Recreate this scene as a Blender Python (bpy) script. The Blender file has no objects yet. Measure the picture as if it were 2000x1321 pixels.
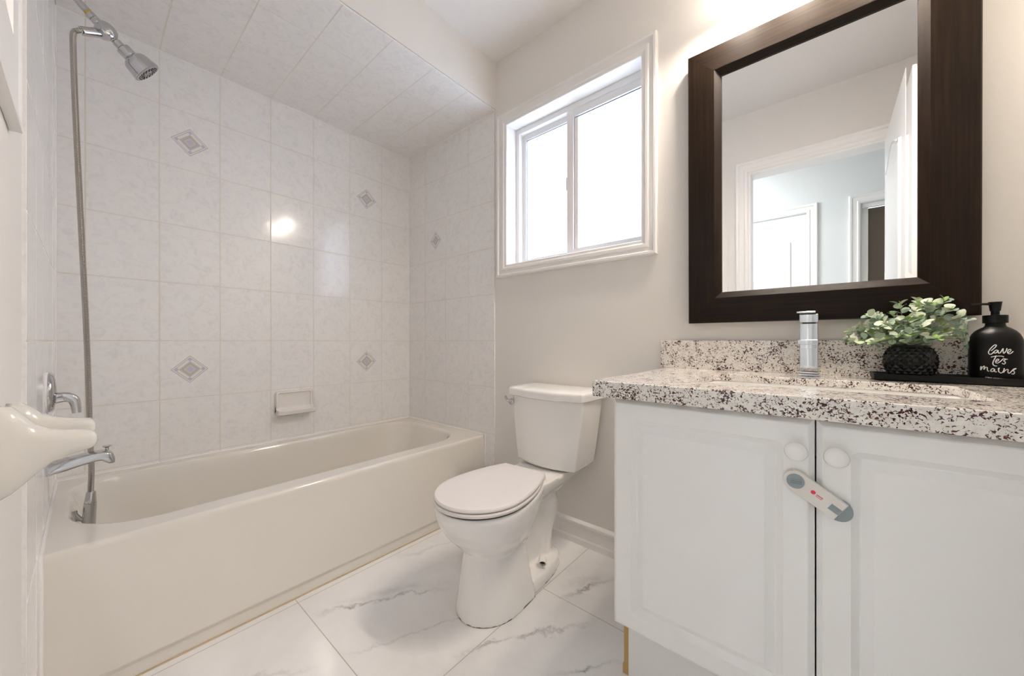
import bpy, bmesh, math, random
from mathutils import Vector, Matrix
PI = math.pi
C = bpy.context.scene.collection
scene = bpy.context.scene

# ------------------------------------------------------------------ camera
cam_d = bpy.data.cameras.new('camera'); cam = bpy.data.objects.new('camera', cam_d); C.objects.link(cam)
cam_d.sensor_width = 36.0; cam_d.lens = 711.8 / 2000 * 36.0; cam_d.shift_y = 0.0029
cam_d.clip_start = 0.01
cam.location = (2.15, -1.4328, 0.905); cam.rotation_euler = (PI / 2, 0, math.radians(40.55))
scene.camera = cam
# ------------------------------------------------------------------ world, exposure
scene.view_settings.view_transform = 'Standard'; scene.view_settings.look = 'None'
scene.view_settings.gamma = 1.0; scene.view_settings.use_curve_mapping = False
scene.view_settings.exposure = 1.36
world = bpy.data.worlds.new('sky'); scene.world = world; world.use_nodes = True
bg = world.node_tree.nodes['Background']; bg.inputs[0].default_value = (0.78, 0.86, 1.0, 1); bg.inputs[1].default_value = 2.7
scene.cycles.use_denoising = True
scene.cycles.max_bounces = 14; scene.cycles.diffuse_bounces = 8; scene.cycles.glossy_bounces = 6
scene.cycles.caustics_reflective = False; scene.cycles.caustics_refractive = False
scene.cycles.sample_clamp_indirect = 6.0
VANITY_LIGHT = 225.0      # radiance of the bulbs
HALL_LIGHT = 33.0

# ------------------------------------------------------------------ materials
def new_mat(name):
    m = bpy.data.materials.new(name); m.use_nodes = True
    nt = m.node_tree; return m, nt, nt.nodes['Principled BSDF']
def mat(name, col, rough=0.5, metal=0.0, spec=0.5, coat=0.0, trans=0.0):
    m, nt, b = new_mat(name)
    b.inputs['Base Color'].default_value = (*col, 1); b.inputs['Roughness'].default_value = rough
    b.inputs['Metallic'].default_value = metal; b.inputs['Specular IOR Level'].default_value = spec
    b.inputs['Coat Weight'].default_value = coat; b.inputs['Coat Roughness'].default_value = 0.05
    b.inputs['Transmission Weight'].default_value = trans
    return m
def node(nt, typ, **kw):
    n = nt.nodes.new(typ)
    for k, v in kw.items():
        if k.startswith('i_'): n.inputs[int(k[2:])].default_value = v
        else: setattr(n, k, v)
    return n
def ramp(nt, fac, stops, interp='LINEAR'):
    r = nt.nodes.new('ShaderNodeValToRGB'); r.color_ramp.interpolation = interp
    e = r.color_ramp.elements
    while len(e) < len(stops): e.new(0.5)
    for el, (p, c) in zip(e, stops): el.position = p; el.color = (*c, 1) if len(c) == 3 else c
    nt.links.new(fac, r.inputs[0]); return r.outputs[0]
def noise(nt, vec, scale, detail=3, rough=0.5, dist=0.0):
    n = nt.nodes.new('ShaderNodeTexNoise'); n.inputs['Scale'].default_value = scale
    n.inputs['Detail'].default_value = detail; n.inputs['Roughness'].default_value = rough
    n.inputs['Distortion'].default_value = dist
    if vec is not None: nt.links.new(vec, n.inputs['Vector'])
    return n
def math_n(nt, op, a, b=None, c=None):
    n = nt.nodes.new('ShaderNodeMath'); n.operation = op
    for i, v in enumerate((a, b, c)):
        if v is None: continue
        if isinstance(v, (int, float)): n.inputs[i].default_value = v
        else: nt.links.new(v, n.inputs[i])
    return n.outputs[0]
def bump(nt, b, h, strength, dist=0.002):
    n = nt.nodes.new('ShaderNodeBump'); n.inputs['Strength'].default_value = strength; n.inputs['Distance'].default_value = dist
    nt.links.new(h, n.inputs['Height']); nt.links.new(n.outputs[0], b.inputs['Normal'])
def objco(nt): return nt.nodes.new('ShaderNodeTexCoord').outputs['Object']

def painted(name, col, rough=0.55, tex=0.06):
    m, nt, b = new_mat(name); b.inputs['Base Color'].default_value = (*col, 1); b.inputs['Roughness'].default_value = rough
    b.inputs['Specular IOR Level'].default_value = 0.35
    bump(nt, b, noise(nt, objco(nt), 260, 2).outputs[0], tex, 0.001); return m
M_wall = painted('wall_paint', (0.77, 0.74, 0.70))
M_hallwall = painted('hall_paint', (0.73, 0.745, 0.745))
M_ceil = painted('ceiling_paint', (0.80, 0.775, 0.755), 0.8)
M_trim = mat('trim_paint', (0.82, 0.80, 0.78), 0.3)
M_doorp = mat('door_paint', (0.82, 0.82, 0.82), 0.35)
M_vinyl = mat('window_vinyl', (0.80, 0.79, 0.78), 0.3)
M_chrome = mat('chrome', (0.56, 0.56, 0.57), 0.05, 1.0)
M_steel = mat('hose_steel', (0.50, 0.47, 0.44), 0.16, 1.0)
M_dark = mat('dark_gap', (0.02, 0.02, 0.02), 0.6)
M_brass = mat('thread_tape', (0.55, 0.38, 0.10), 0.4, 0.6)
M_porc = mat('porcelain', (0.88, 0.865, 0.84), 0.08, coat=0.3)
M_tub = mat('tub_enamel', (0.745, 0.71, 0.65), 0.12, coat=0.3)
M_seat = mat('seat_plastic', (0.77, 0.735, 0.715), 0.25)
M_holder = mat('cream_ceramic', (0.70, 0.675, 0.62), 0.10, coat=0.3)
M_dish = mat('soap_dish_ceramic', (0.79, 0.755, 0.72), 0.12, coat=0.3)
M_cab = mat('cabinet_thermofoil', (0.88, 0.88, 0.87), 0.28)
M_cabin = mat('cabinet_carcass', (0.70, 0.68, 0.65), 0.5)
M_knob = mat('white_knob', (0.88, 0.88, 0.87), 0.08, coat=0.4)
M_mdf = mat('raw_board', (0.55, 0.36, 0.14), 0.7)
M_black = mat('black_matte', (0.004, 0.004, 0.004), 0.40, spec=0.18)
M_pot = mat('black_pot', (0.007, 0.008, 0.009), 0.28, spec=0.35)
M_tray = mat('black_tray', (0.006, 0.006, 0.006), 0.5, spec=0.25)
M_white_print = mat('white_print', (0.85, 0.84, 0.84), 0.6)
M_red_print = mat('red_print', (0.75, 0.03, 0.08), 0.5)
M_lbody = mat('latch_plastic', (0.76, 0.73, 0.68), 0.4)
M_lgrey = mat('latch_grey', (0.28, 0.33, 0.35), 0.4)
M_mirror = mat('mirror_silver', (0.93, 0.94, 0.94), 0.0, 1.0)
M_frame_edge = mat('frame_edge_wood', (0.10, 0.06, 0.035), 0.4)
M_caulk = mat('white_caulk', (0.84, 0.82, 0.80), 0.4)
M_soil = mat('moss', (0.05, 0.06, 0.03), 0.9)
M_stem = mat('plant_stem', (0.20, 0.26, 0.10), 0.6)
M_closet = painted('dark_brown_door', (0.10, 0.075, 0.055), 0.5, 0.3)
M_blue = mat('inset_blue', (0.50, 0.54, 0.69), 0.12, coat=0.3)
M_taupe = mat('inset_taupe', (0.56, 0.53, 0.52), 0.12, coat=0.3)
M_cream = mat('inset_cream', (0.80, 0.77, 0.72), 0.12, coat=0.3)
M_peach = mat('inset_peach', (0.66, 0.58, 0.53), 0.12, coat=0.3)
M_line = mat('inset_line', (0.47, 0.45, 0.46), 0.12, coat=0.3)
M_grout = mat('cream_grout', (0.74, 0.68, 0.60), 0.7)

def tile_material():
    m, nt, b = new_mat('wall_tile_glaze')
    co = objco(nt)
    n1 = noise(nt, co, 26, 6, 0.62, 1.2).outputs[0]
    n2 = noise(nt, co, 75, 4, 0.6, 0.6).outputs[0]
    f = math_n(nt, 'ADD', math_n(nt, 'MULTIPLY', n1, 0.7), math_n(nt, 'MULTIPLY', n2, 0.3))
    col = ramp(nt, f, [(0.37, (0.77, 0.753, 0.747)), (0.47, (0.822, 0.805, 0.795)), (0.56, (0.845, 0.828, 0.812))])
    nt.links.new(col, b.inputs['Base Color'])
    b.inputs['Roughness'].default_value = 0.13; b.inputs['Specular IOR Level'].default_value = 0.5
    bump(nt, b, noise(nt, co, 45, 2).outputs[0], 0.05, 0.002)
    return m
M_tile = tile_material()

def granite():
    m, nt, b = new_mat('speckled_granite')
    co = objco(nt)
    mp = node(nt, 'ShaderNodeMapping'); mp.inputs['Rotation'].default_value = (0.5, 0.6, 0.5); mp.inputs['Scale'].default_value = (1.0, 0.62, 1.1)
    nt.links.new(co, mp.inputs[0]); v = mp.outputs[0]
    big = noise(nt, v, 225, 2.0, 0.55, 0.9).outputs[0]
    clus = noise(nt, v, 38, 2, 0.5).outputs[0]
    f = math_n(nt, 'ADD', big, math_n(nt, 'MULTIPLY', math_n(nt, 'SUBTRACT', clus, 0.5), 0.42))
    base = ramp(nt, noise(nt, v, 90, 4, 0.6).outputs[0], [(0.35, (0.72, 0.68, 0.62)), (0.6, (0.84, 0.815, 0.77))])
    dark = ramp(nt, noise(nt, v, 300, 2).outputs[0], [(0.4, (0.018, 0.006, 0.009)), (0.62, (0.14, 0.035, 0.035))])
    mask = ramp(nt, f, [(0.555, (0, 0, 0)), (0.595, (1, 1, 1))])
    mx = node(nt, 'ShaderNodeMix', data_type='RGBA'); nt.links.new(mask, mx.inputs[0])
    nt.links.new(base, mx.inputs[6]); nt.links.new(dark, mx.inputs[7])
    nt.links.new(mx.outputs[2], b.inputs['Base Color'])
    b.inputs['Roughness'].default_value = 0.10
    return m
M_granite = granite()

def marble_floor():
    # large pale marble-look tiles: long grey veins, fine grout joints in a half-offset bond
    m, nt, b = new_mat('marble_floor_tile')
    co = objco(nt); sx = node(nt, 'ShaderNodeSeparateXYZ'); nt.links.new(co, sx.inputs[0]); X, Y = sx.outputs[0], sx.outputs[1]
    w1 = noise(nt, co, 5.5, 5, 0.62).outputs[0]; w2 = noise(nt, co, 34, 4, 0.65).outputs[0]
    warp = math_n(nt, 'ADD', math_n(nt, 'MULTIPLY', math_n(nt, 'SUBTRACT', w1, 0.5), 0.14), math_n(nt, 'MULTIPLY', math_n(nt, 'SUBTRACT', w2, 0.5), 0.045))
    rough_m = noise(nt, co, 16, 4, 0.6).outputs[0]
    tot = None
    veins = [((0.86, -0.95), (1.12, -0.56), 0.016, 0.75), ((0.86, -0.90), (1.10, -0.52), 0.045, 0.30), ((0.78, -0.62), (0.93, -0.22), 0.02, 0.25),
             ((1.42, -0.36), (1.58, -0.09), 0.018, 1.0), ((1.40, -0.30), (1.56, -0.10), 0.05, 0.40), ((1.32, -0.76), (1.60, -0.33), 0.011, 0.55),
             ((1.08, -0.97), (1.30, -0.55), 0.009, 0.35), ((1.60, -0.62), (1.73, -0.44), 0.014, 0.9), ((0.80, -1.35), (1.1, -1.0), 0.012, 0.45),
             ((1.0, -1.30), (1.3, -0.96), 0.010, 0.4), ((1.40, -1.1), (1.7, -0.7), 0.03, 0.25)]
    for (p, q, w, s) in veins:
        dx, dy = q[0] - p[0], q[1] - p[1]; L = math.hypot(dx, dy); ux, uy = dx / L, dy / L
        t = math_n(nt, 'ADD', math_n(nt, 'MULTIPLY', math_n(nt, 'SUBTRACT', X, p[0]), ux), math_n(nt, 'MULTIPLY', math_n(nt, 'SUBTRACT', Y, p[1]), uy))
        d = math_n(nt, 'SUBTRACT', math_n(nt, 'MULTIPLY', math_n(nt, 'SUBTRACT', X, p[0]), uy), math_n(nt, 'MULTIPLY', math_n(nt, 'SUBTRACT', Y, p[1]), ux))
        d = math_n(nt, 'ABSOLUTE', math_n(nt, 'ADD', d, warp))
        core = math_n(nt, 'MAXIMUM', math_n(nt, 'SUBTRACT', 1.0, math_n(nt, 'DIVIDE', d, w)), 0.0)
        core = math_n(nt, 'POWER', core, 1.6)
        end = math_n(nt, 'MINIMUM', math_n(nt, 'MULTIPLY', t, 9.0), math_n(nt, 'MULTIPLY', math_n(nt, 'SUBTRACT', L, t), 6.0))
        end = math_n(nt, 'MINIMUM', math_n(nt, 'MAXIMUM', end, 0.0), 1.0)
        v = math_n(nt, 'MULTIPLY', math_n(nt, 'MULTIPLY', core, end), s)
        tot = v if tot is None else math_n(nt, 'MAXIMUM', tot, v)
    tot = math_n(nt, 'MULTIPLY', tot, math_n(nt, 'MULTIPLY_ADD', rough_m, 2.2, -0.45))
    tot = math_n(nt, 'MINIMUM', math_n(nt, 'MAXIMUM', tot, 0.0), 1.0)
    cloud = ramp(nt, noise(nt, co, 3.2, 4, 0.6, 0.8).outputs[0], [(0.38, (0.80, 0.79, 0.785)), (0.6, (0.86, 0.85, 0.84))])
    mx = node(nt, 'ShaderNodeMix', data_type='RGBA'); nt.links.new(tot, mx.inputs[0]); nt.links.new(cloud, mx.inputs[6]); mx.inputs[7].default_value = (0.20, 0.19, 0.185, 1)
    # joints
    def line(v, at, hw): return math_n(nt, 'LESS_THAN', math_n(nt, 'ABSOLUTE', math_n(nt, 'SUBTRACT', v, at)), hw)
    hw = 0.0013
    jx = math_n(nt, 'MAXIMUM', line(X, 0.770, hw), math_n(nt, 'MAXIMUM', line(X, 1.370, hw), line(X, 1.975, hw)))
    right = math_n(nt, 'GREATER_THAN', X, 1.370)
    left = math_n(nt, 'SUBTRACT', 1.0, right)
    jl = math_n(nt, 'MULTIPLY', left, line(Y, -0.957, hw)); jr = math_n(nt, 'MULTIPLY', right, math_n(nt, 'MAXIMUM', line(Y, -0.346, hw), line(Y, -1.56, hw)))
    j = math_n(nt, 'MAXIMUM', jx, math_n(nt, 'MAXIMUM', jl, jr))
    mj = node(nt, 'ShaderNodeMix', data_type='RGBA'); nt.links.new(j, mj.inputs[0]); nt.links.new(mx.outputs[2], mj.inputs[6]); mj.inputs[7].default_value = (0.48, 0.43, 0.37, 1)
    nt.links.new(mj.outputs[2], b.inputs['Base Color'])
    nt.links.new(math_n(nt, 'MULTIPLY_ADD', j, 0.5, 0.10), b.inputs['Roughness'])
    return m
M_floor = marble_floor()

def espresso(name, axis):
    m, nt, b = new_mat(name); co = objco(nt)
    mp = node(nt, 'ShaderNodeMapping'); sc = [160, 160, 160]; sc[axis] = 5; mp.inputs['Scale'].default_value = sc
    nt.links.new(co, mp.inputs[0])
    g = noise(nt, mp.outputs[0], 1.0, 5, 0.6).outputs[0]
    nt.links.new(ramp(nt, g, [(0.3, (0.005, 0.0027, 0.0015)), (0.7, (0.018, 0.0092, 0.0042))]), b.inputs['Base Color'])
    b.inputs['Roughness'].default_value = 0.34; b.inputs['Specular IOR Level'].default_value = 0.15
    bump(nt, b, g, 0.08, 0.001); return m
M_wood_v = espresso('espresso_wood_upright', 2); M_wood_h = espresso('espresso_wood_level', 0)

def frosted():
    m = bpy.data.materials.new('frosted_glass'); m.use_nodes = True; nt = m.node_tree; nt.nodes.clear()
    out = node(nt, 'ShaderNodeOutputMaterial'); tr = node(nt, 'ShaderNodeBsdfTranslucent'); gl = node(nt, 'ShaderNodeBsdfGlossy'); mx = node(nt, 'ShaderNodeMixShader')
    tr.inputs[0].default_value = (0.90, 0.93, 0.97, 1); gl.inputs['Roughness'].default_value = 0.15; mx.inputs[0].default_value = 0.05
    co = objco(nt); n = noise(nt, co, 900, 2); bp = node(nt, 'ShaderNodeBump'); bp.inputs['Strength'].default_value = 0.25; bp.inputs['Distance'].default_value = 0.001
    nt.links.new(n.outputs[0], bp.inputs['Height']); nt.links.new(bp.outputs[0], tr.inputs['Normal']); nt.links.new(bp.outputs[0], gl.inputs['Normal'])
    nt.links.new(tr.outputs[0], mx.inputs[1]); nt.links.new(gl.outputs[0], mx.inputs[2]); nt.links.new(mx.outputs[0], out.inputs[0]); return m
M_frost = frosted()
def emis(name, col, s):
    m, nt, b = new_mat(name); b.inputs['Base Color'].default_value = (0.9, 0.9, 0.9, 1)
    b.inputs['Emission Color'].default_value = (*col, 1); b.inputs['Emission Strength'].default_value = s; return m
M_shade = emis('glowing_glass_shade', (1.0, 0.885, 0.765), 3.4)
M_bulb = emis('lit_bulb', (1.0, 0.885, 0.765), VANITY_LIGHT)
M_hall_fill = emis('hall_fill_glow', (0.90, 0.96, 1.0), HALL_LIGHT)
def leafmat():
    m, nt, b = new_mat('eucalyptus_leaf'); g = node(nt, 'ShaderNodeNewGeometry')
    c = ramp(nt, g.outputs['Random Per Island'], [(0.0, (0.20, 0.30, 0.22)), (0.3, (0.36, 0.46, 0.36)), (0.55, (0.55, 0.62, 0.48)), (0.78, (0.62, 0.66, 0.54)), (0.9, (0.28, 0.46, 0.10)), (1.0, (0.36, 0.55, 0.10))])
    n = noise(nt, objco(nt), 160, 2).outputs[0]
    mx = node(nt, 'ShaderNodeMix', data_type='RGBA'); mx.blend_type = 'MULTIPLY'; mx.inputs[0].default_value = 0.5
    nt.links.new(c, mx.inputs[6]); nt.links.new(ramp(nt, n, [(0.3, (0.6, 0.7, 0.6)), (0.6, (1, 1, 1))]), mx.inputs[7])
    nt.links.new(mx.outputs[2], b.inputs['Base Color']); b.inputs['Roughness'].default_value = 0.5; return m
M_leaf = leafmat()

# ------------------------------------------------------------------ mesh helpers
def BM(): return bmesh.new()
def box(bm, x0, x1, y0, y1, z0, z1, mi=0):
    v = [bm.verts.new(p) for p in ((x0,y0,z0),(x1,y0,z0),(x1,y1,z0),(x0,y1,z0),(x0,y0,z1),(x1,y0,z1),(x1,y1,z1),(x0,y1,z1))]
    for f in ((0,3,2,1),(4,5,6,7),(0,1,5,4),(1,2,6,5),(2,3,7,6),(3,0,4,7)):
        bm.faces.new([v[i] for i in f]).material_index = mi
def loft(bm, rings, close=True, cap0=True, cap1=True, mi=0):
    vs = [[bm.verts.new(p) for p in r] for r in rings]; n = len(rings[0])
    for a, b in zip(vs, vs[1:]):
        for i in range(n if close else n - 1):
            j = (i + 1) % n
            bm.faces.new((a[i], a[j], b[j], b[i])).material_index = mi
    if cap0: bm.faces.new(list(reversed(vs[0]))).material_index = mi
    if cap1: bm.faces.new(vs[-1]).material_index = mi
    return vs
def frame_of(d):
    d = Vector(d).normalized(); a = Vector((0, 0, 1)) if abs(d.z) < 0.9 else Vector((1, 0, 0))
    u = d.cross(a).normalized(); return d, u, d.cross(u).normalized()
def tube(bm, pts, rad, seg=12, cap=True, mi=0, flat=None):
    P = [Vector(p) for p in pts]; n = len(P)
    R = rad if isinstance(rad, (list, tuple)) else [rad] * n
    d, u, v = frame_of(P[1] - P[0]); rings = []
    for i in range(n):
        t = (P[min(i + 1, n - 1)] - P[max(i - 1, 0)])
        t = t.normalized() if t.length > 1e-9 else d
        u = (u - t * u.dot(t)).normalized(); v = t.cross(u); d = t
        rings.append([P[i] + (u * math.cos(2 * PI * k / seg) + v * math.sin(2 * PI * k / seg)) * R[i] for k in range(seg)])
    loft(bm, rings, True, cap, cap, mi)
def lathe(bm, prof, origin=(0, 0, 0), axis=(0, 0, 1), seg=32, mi=0, sx=1.0, sy=1.0, cap=True):
    # prof: (radius, distance along axis)
    d, u, v = frame_of(axis); o = Vector(origin)
    rings = [[o + d * h + (u * math.cos(2 * PI * k / seg) * sx + v * math.sin(2 * PI * k / seg) * sy) * max(r, 1e-5) for k in range(seg)] for r, h in prof]
    loft(bm, rings, True, cap, cap, mi)
def smooth_path(pts, n=8):
    P = [Vector(p) for p in pts]; out = []
    for i in range(len(P) - 1):
        p0 = P[max(i - 1, 0)]; p1 = P[i]; p2 = P[i + 1]; p3 = P[min(i + 2, len(P) - 1)]
        for k in range(n):
            t = k / n
            out.append(0.5 * ((2 * p1) + (p2 - p0) * t + (2 * p0 - 5 * p1 + 4 * p2 - p3) * t * t + (3 * p1 - p0 - 3 * p2 + p3) * t ** 3))
    out.append(P[-1]); return out
def rrect(x0, x1, y0, y1, r, ns=6, nc=6):
    # rounded rectangle, counter-clockwise, constant vertex count; r may be 4 radii (x1y0, x1y1, x0y1, x0y0)
    rr = r if isinstance(r, (tuple, list)) else (r,) * 4; pts = []
    cs = [((x1, y0), (-1, 1), -PI / 2), ((x1, y1), (-1, -1), 0), ((x0, y1), (1, -1), PI / 2), ((x0, y0), (1, 1), PI)]
    arcs = []
    for (c, s, a0), q in zip(cs, rr):
        o = (c[0] + s[0] * q, c[1] + s[1] * q)
        arcs.append([(o[0] + q * math.cos(a0 + PI / 2 * k / nc), o[1] + q * math.sin(a0 + PI / 2 * k / nc)) for k in range(nc + 1)])
    for i in range(4):
        a = arcs[i]; b = arcs[(i + 1) % 4]; pts += a
        for k in range(1, ns): t = k / ns; pts.append((a[-1][0] + (b[0][0] - a[-1][0]) * t, a[-1][1] + (b[0][1] - a[-1][1]) * t))
    return pts
def prism(bm, poly, fn, d0, d1, mi=0):
    # poly 2D -> fn(u, v, depth) -> 3D
    loft(bm, [[fn(u, v, d0) for u, v in poly], [fn(u, v, d1) for u, v in poly]], True, True, True, mi)

def obj(name, bm, m, parent=None, origin=None, smooth=0.7, bevel=0.0, bseg=2, sub=0):
    bmesh.ops.recalc_face_normals(bm, faces=bm.faces)
    me = bpy.data.meshes.new(name)
    off = Vector(origin) if origin is not None else (Vector(parent['_o']) if parent is not None and '_o' in parent else Vector((0, 0, 0)))
    if parent is not None and origin is None: off = world_of(parent)
    bmesh.ops.translate(bm, verts=bm.verts, vec=-off)
    bm.to_mesh(me); bm.free()
    o = bpy.data.objects.new(name, me); C.objects.link(o)
    for mm in (m if isinstance(m, (list, tuple)) else [m]): me.materials.append(mm)
    if parent is not None: o.parent = parent
    else: o.location = off
    if bevel > 0:
        b = o.modifiers.new('bevel', 'BEVEL'); b.width = bevel; b.segments = bseg; b.limit_method = 'ANGLE'; b.angle_limit = 0.6
        b.harden_normals = False
    if sub:
        s = o.modifiers.new('sub', 'SUBSURF'); s.levels = sub; s.render_levels = sub
    if smooth:
        me.shade_smooth()
        if smooth < 3 and not bevel and not sub: me.set_sharp_from_angle(angle=smooth)
        w = o.modifiers.new('normals', 'WEIGHTED_NORMAL'); w.keep_sharp = True
    return o
def world_of(o):
    v = Vector(o.location)
    while o.parent is not None: o = o.parent; v += Vector(o.location)
    return v
def thing(name, label, cat, loc=(0, 0, 0), group=None):
    o = bpy.data.objects.new(name, None); C.objects.link(o); o.location = loc; o.empty_display_size = 0.05
    o['label'] = label; o['category'] = cat
    if group: o['group'] = group
    return o
def tag(o, label, cat, group=None):
    o['label'] = label; o['category'] = cat
    if group: o['group'] = group
    return o
def struct(name, bm, m, label=None, cat=None, **kw):
    o = obj(name, bm, m, **kw); o['kind'] = 'structure'
    if label: o['label'] = label
    if cat: o['category'] = cat
    return o
def sroot(name, label, cat):
    o = thing(name, label, cat); o['kind'] = 'structure'; return o

XR = 2.585; YL = -1.513; ZC = 2.406; ZS = 2.144; XS = 0.803
DX0, DX1, DZ = 1.765, 2.455, 2.005      # bathroom doorway
# ------------------------------------------------------------------ shell
bm = BM(); box(bm, -0.15, 4.2, -2.95, 0.2, -0.06, 0.0)
struct('floor', bm, M_floor, 'pale marble-look tile floor with grey veins', 'floor', smooth=0)
bm = BM(); box(bm, -0.15, XR + 0.1, -1.63, 0.2, ZC, ZC + 0.08)
struct('ceiling', bm, M_ceil, 'flat white bathroom ceiling', 'ceiling', smooth=0)
bm = BM(); box(bm, 0.0, XS, YL, 0.006, ZS + 0.010, ZC)
so = struct('ceiling_soffit', bm, M_wall, 'boxed soffit over the bathtub with a tiled underside', 'soffit', smooth=0)
bm = BM(); box(bm, -0.12, -0.008, -1.63, 0.2, 0, ZC)
wall_back = struct('wall_back', bm, M_wall, 'long tiled wall behind the bathtub', 'wall', smooth=0)
# window wall with opening
WX0, WX1, WZ0, WZ1 = 0.883, 1.617, 1.294, 2.044
bm = BM()
for b in ((-0.008, WX0, 0.006, 0.15, 0, ZC), (WX1, XR + 0.1, 0.006, 0.15, 0, ZC), (WX0, WX1, 0.006, 0.15, 0, WZ0), (WX0, WX1, 0.006, 0.15, WZ1, ZC)): box(bm, *b)
wall_right = struct('wall_right', bm, M_wall, 'beige painted wall with the window and the mirror', 'wall', smooth=0)
# doorway wall
bm = BM()
for b in ((-0.008, DX0, -1.633, YL, 0, ZC), (DX1, XR, -1.633, YL, 0, ZC), (DX0, DX1, -1.633, YL, DZ, ZC)): box(bm, *b)
wall_left = struct('wall_left', bm, M_wall, 'wall with the shower fittings and the doorway', 'wall', smooth=0)
bm = BM(); box(bm, XR, XR + 0.1, -1.633, 0.006, 0, ZC)
struct('wall_front', bm, M_wall, 'plain beige end wall beside the vanity', 'wall', smooth=0)

# ---- wall tile: pillowed glazed tiles over a grout bed
def tiles(name, parent, us, vs, fn, gap=0.0014, depth=0.006, seed=1, mats=None, tilt=0.0016):
    rnd = random.Random(seed); bm = BM()
    def quad(u0, u1, v0, v1, d, mi):
        bm.faces.new([bm.verts.new(fn(u, v, d)) for u, v in ((u0, v0), (u1, v0), (u1, v1), (u0, v1))]).material_index = mi
    loft(bm, [[fn(u, v, d) for u, v in ((us[0], vs[0]), (us[-1], vs[0]), (us[-1], vs[-1]), (us[0], vs[-1]))] for d in (-depth, -0.0009)], True, True, False, 0)
    quad(us[0], us[-1], vs[0], vs[-1], -0.0009, 1)
    for a, b in zip(us, us[1:]):
        for c, d in zip(vs, vs[1:]):
            tu, tv = rnd.uniform(-tilt, tilt), rnd.uniform(-tilt, tilt)
            mu, mv = (a + b) / 2, (c + d) / 2; rings = []
            for ins, h in ((gap, -0.0016), (gap + 0.0004, -0.0006), (gap + 0.0014, 0.0)):
                u0, u1, v0, v1 = a + ins, b - ins, c + ins, d - ins
                rings.append([fn(u, v, h + (tu * (u - mu) + tv * (v - mv)) ) for u, v in ((u0, v0), (u1, v0), (u1, v1), (u0, v1))])
            loft(bm, rings, True, False, True, 0)
    bmesh.ops.recalc_face_normals(bm, faces=bm.faces)
    return obj(name, bm, mats or [M_tile, M_grout], parent, smooth=0)
rows = [0.0, 0.1448, 0.3982, 0.6516, 0.905, 1.1583, 1.4116, 1.665, 1.9183, ZS]
ys = [0.0] + [0.003 - 0.2055 * k for k in range(1, 8)] + [-1.507]; ys = sorted(ys)
tile_back = tiles('tile_panel', wall_back, ys, rows[1:], lambda u, v, d: (d, u, v), seed=3)
xs = [0.0, 0.1825, 0.388, 0.5935, 0.799]
tile_right = tiles('tile_panel', wall_right, xs, rows, lambda u, v, d: (u, -d, v), seed=4)
xl = [0.0] + [0.985 - 0.2055 * k for k in (4, 3, 2, 1)] + [0.985]
tile_left = tiles('tile_panel', wall_left, xl, rows, lambda u, v, d: (u, -1.507 + d, v), seed=5)
tiles('tile_panel', so, [0.0, 0.063, 0.316, 0.5695, XS], ys, lambda u, v, d: (u, v, ZS - d), seed=6)

def inset(parent, u, v, fn, hw=0.0635, hh=0.061):
    # concentric diamond decor fired on a tile
    bm = BM(); lv = [1.0, 0.955, 0.86, 0.80, 0.585, 0.43, 0.37, 0.19]; ms = [3, 0, 1, 0, 1, 3, 4, 2]
    def dia(s): return [(u + hw * s, v), (u, v + hh * s), (u - hw * s, v), (u, v - hh * s)]
    e = 0.0002; h0 = 0.0006
    loft(bm, [[fn(a, b, -0.0008) for a, b in dia(1)], [fn(a, b, h0) for a, b in dia(1)]], True, True, False, 3)
    for i in range(len(lv)):
        if i + 1 < len(lv): loft(bm, [[fn(a, b, h0) for a, b in dia(lv[i])], [fn(a, b, h0) for a, b in dia(lv[i + 1])]], True, False, False, ms[i])
        else: bm.faces.new([bm.verts.new(fn(a, b, h0)) for a, b in dia(lv[i])]).material_index = 2
    # blue corner blocks on the cream band and short dashes
    for sx, sy in ((1, 0), (-1, 0), (0, 1), (0, -1)):
        cu, cv = u + sx * hw * 0.69, v + sy * hh * 0.69
        q = [(cu + hw * 0.12, cv), (cu, cv + hh * 0.12), (cu - hw * 0.12, cv), (cu, cv - hh * 0.12)]
        loft(bm, [[fn(a, b, h0) for a, b in q], [fn(a, b, h0 + e) for a, b in q]], True, False, True, 2)
    return obj('tile_inset', bm, [M_cream, M_taupe, M_blue, M_line, M_peach], parent, smooth=0)
for (y, z) in ((-1.131, 1.790), (-1.131, 0.779), (-0.304, 1.783), (-0.304, 0.779)): inset(tile_back, y, z, lambda u, v, d: (d, u, v))
inset(tile_right, 0.291, 1.537, lambda u, v, d: (u, -d, v), 0.054, 0.058)

# corner and tub caulk beads
def bead(p, q, r=0.0035, parent=None, name='caulk'): 
    bm = BM(); tube(bm, [p, q], r, 8); return bm
bm = BM()
tube(bm, [(0.0, 0.0, 0.39), (0.0, 0.0, ZS)], 0.003, 8); tube(bm, [(0.0, -1.507, 0.39), (0.0, -1.507, ZS)], 0.004, 8)
tube(bm, [(0.003, -1.507, 0.387), (0.003, 0.0, 0.387)], 0.004, 8); tube(bm, [(0.0, -0.002, 0.387), (0.726, -0.002, 0.387)], 0.004, 8)
tube(bm, [(0.0, -1.505, 0.387), (0.726, -1.505, 0.387), (0.733, -1.504, 0.36), (0.744, -1.504, 0.0)], 0.0055, 8)
tube(bm, [(0.730, -0.003, 0.39), (0.742, -0.003, 0.0)], 0.0045, 8)
tube(bm, [(0.0, -1.507, ZS), (0.0, 0.0, ZS), (XS, 0.0, ZS)], 0.003, 8)
struct('trim_1', bm, M_caulk, 'white caulk beads along the bathtub and tile corners', 'caulk')
bm = BM(); box(bm, 0.743, 0.7455, -1.50, -0.003, 0.0, 0.004)
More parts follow.
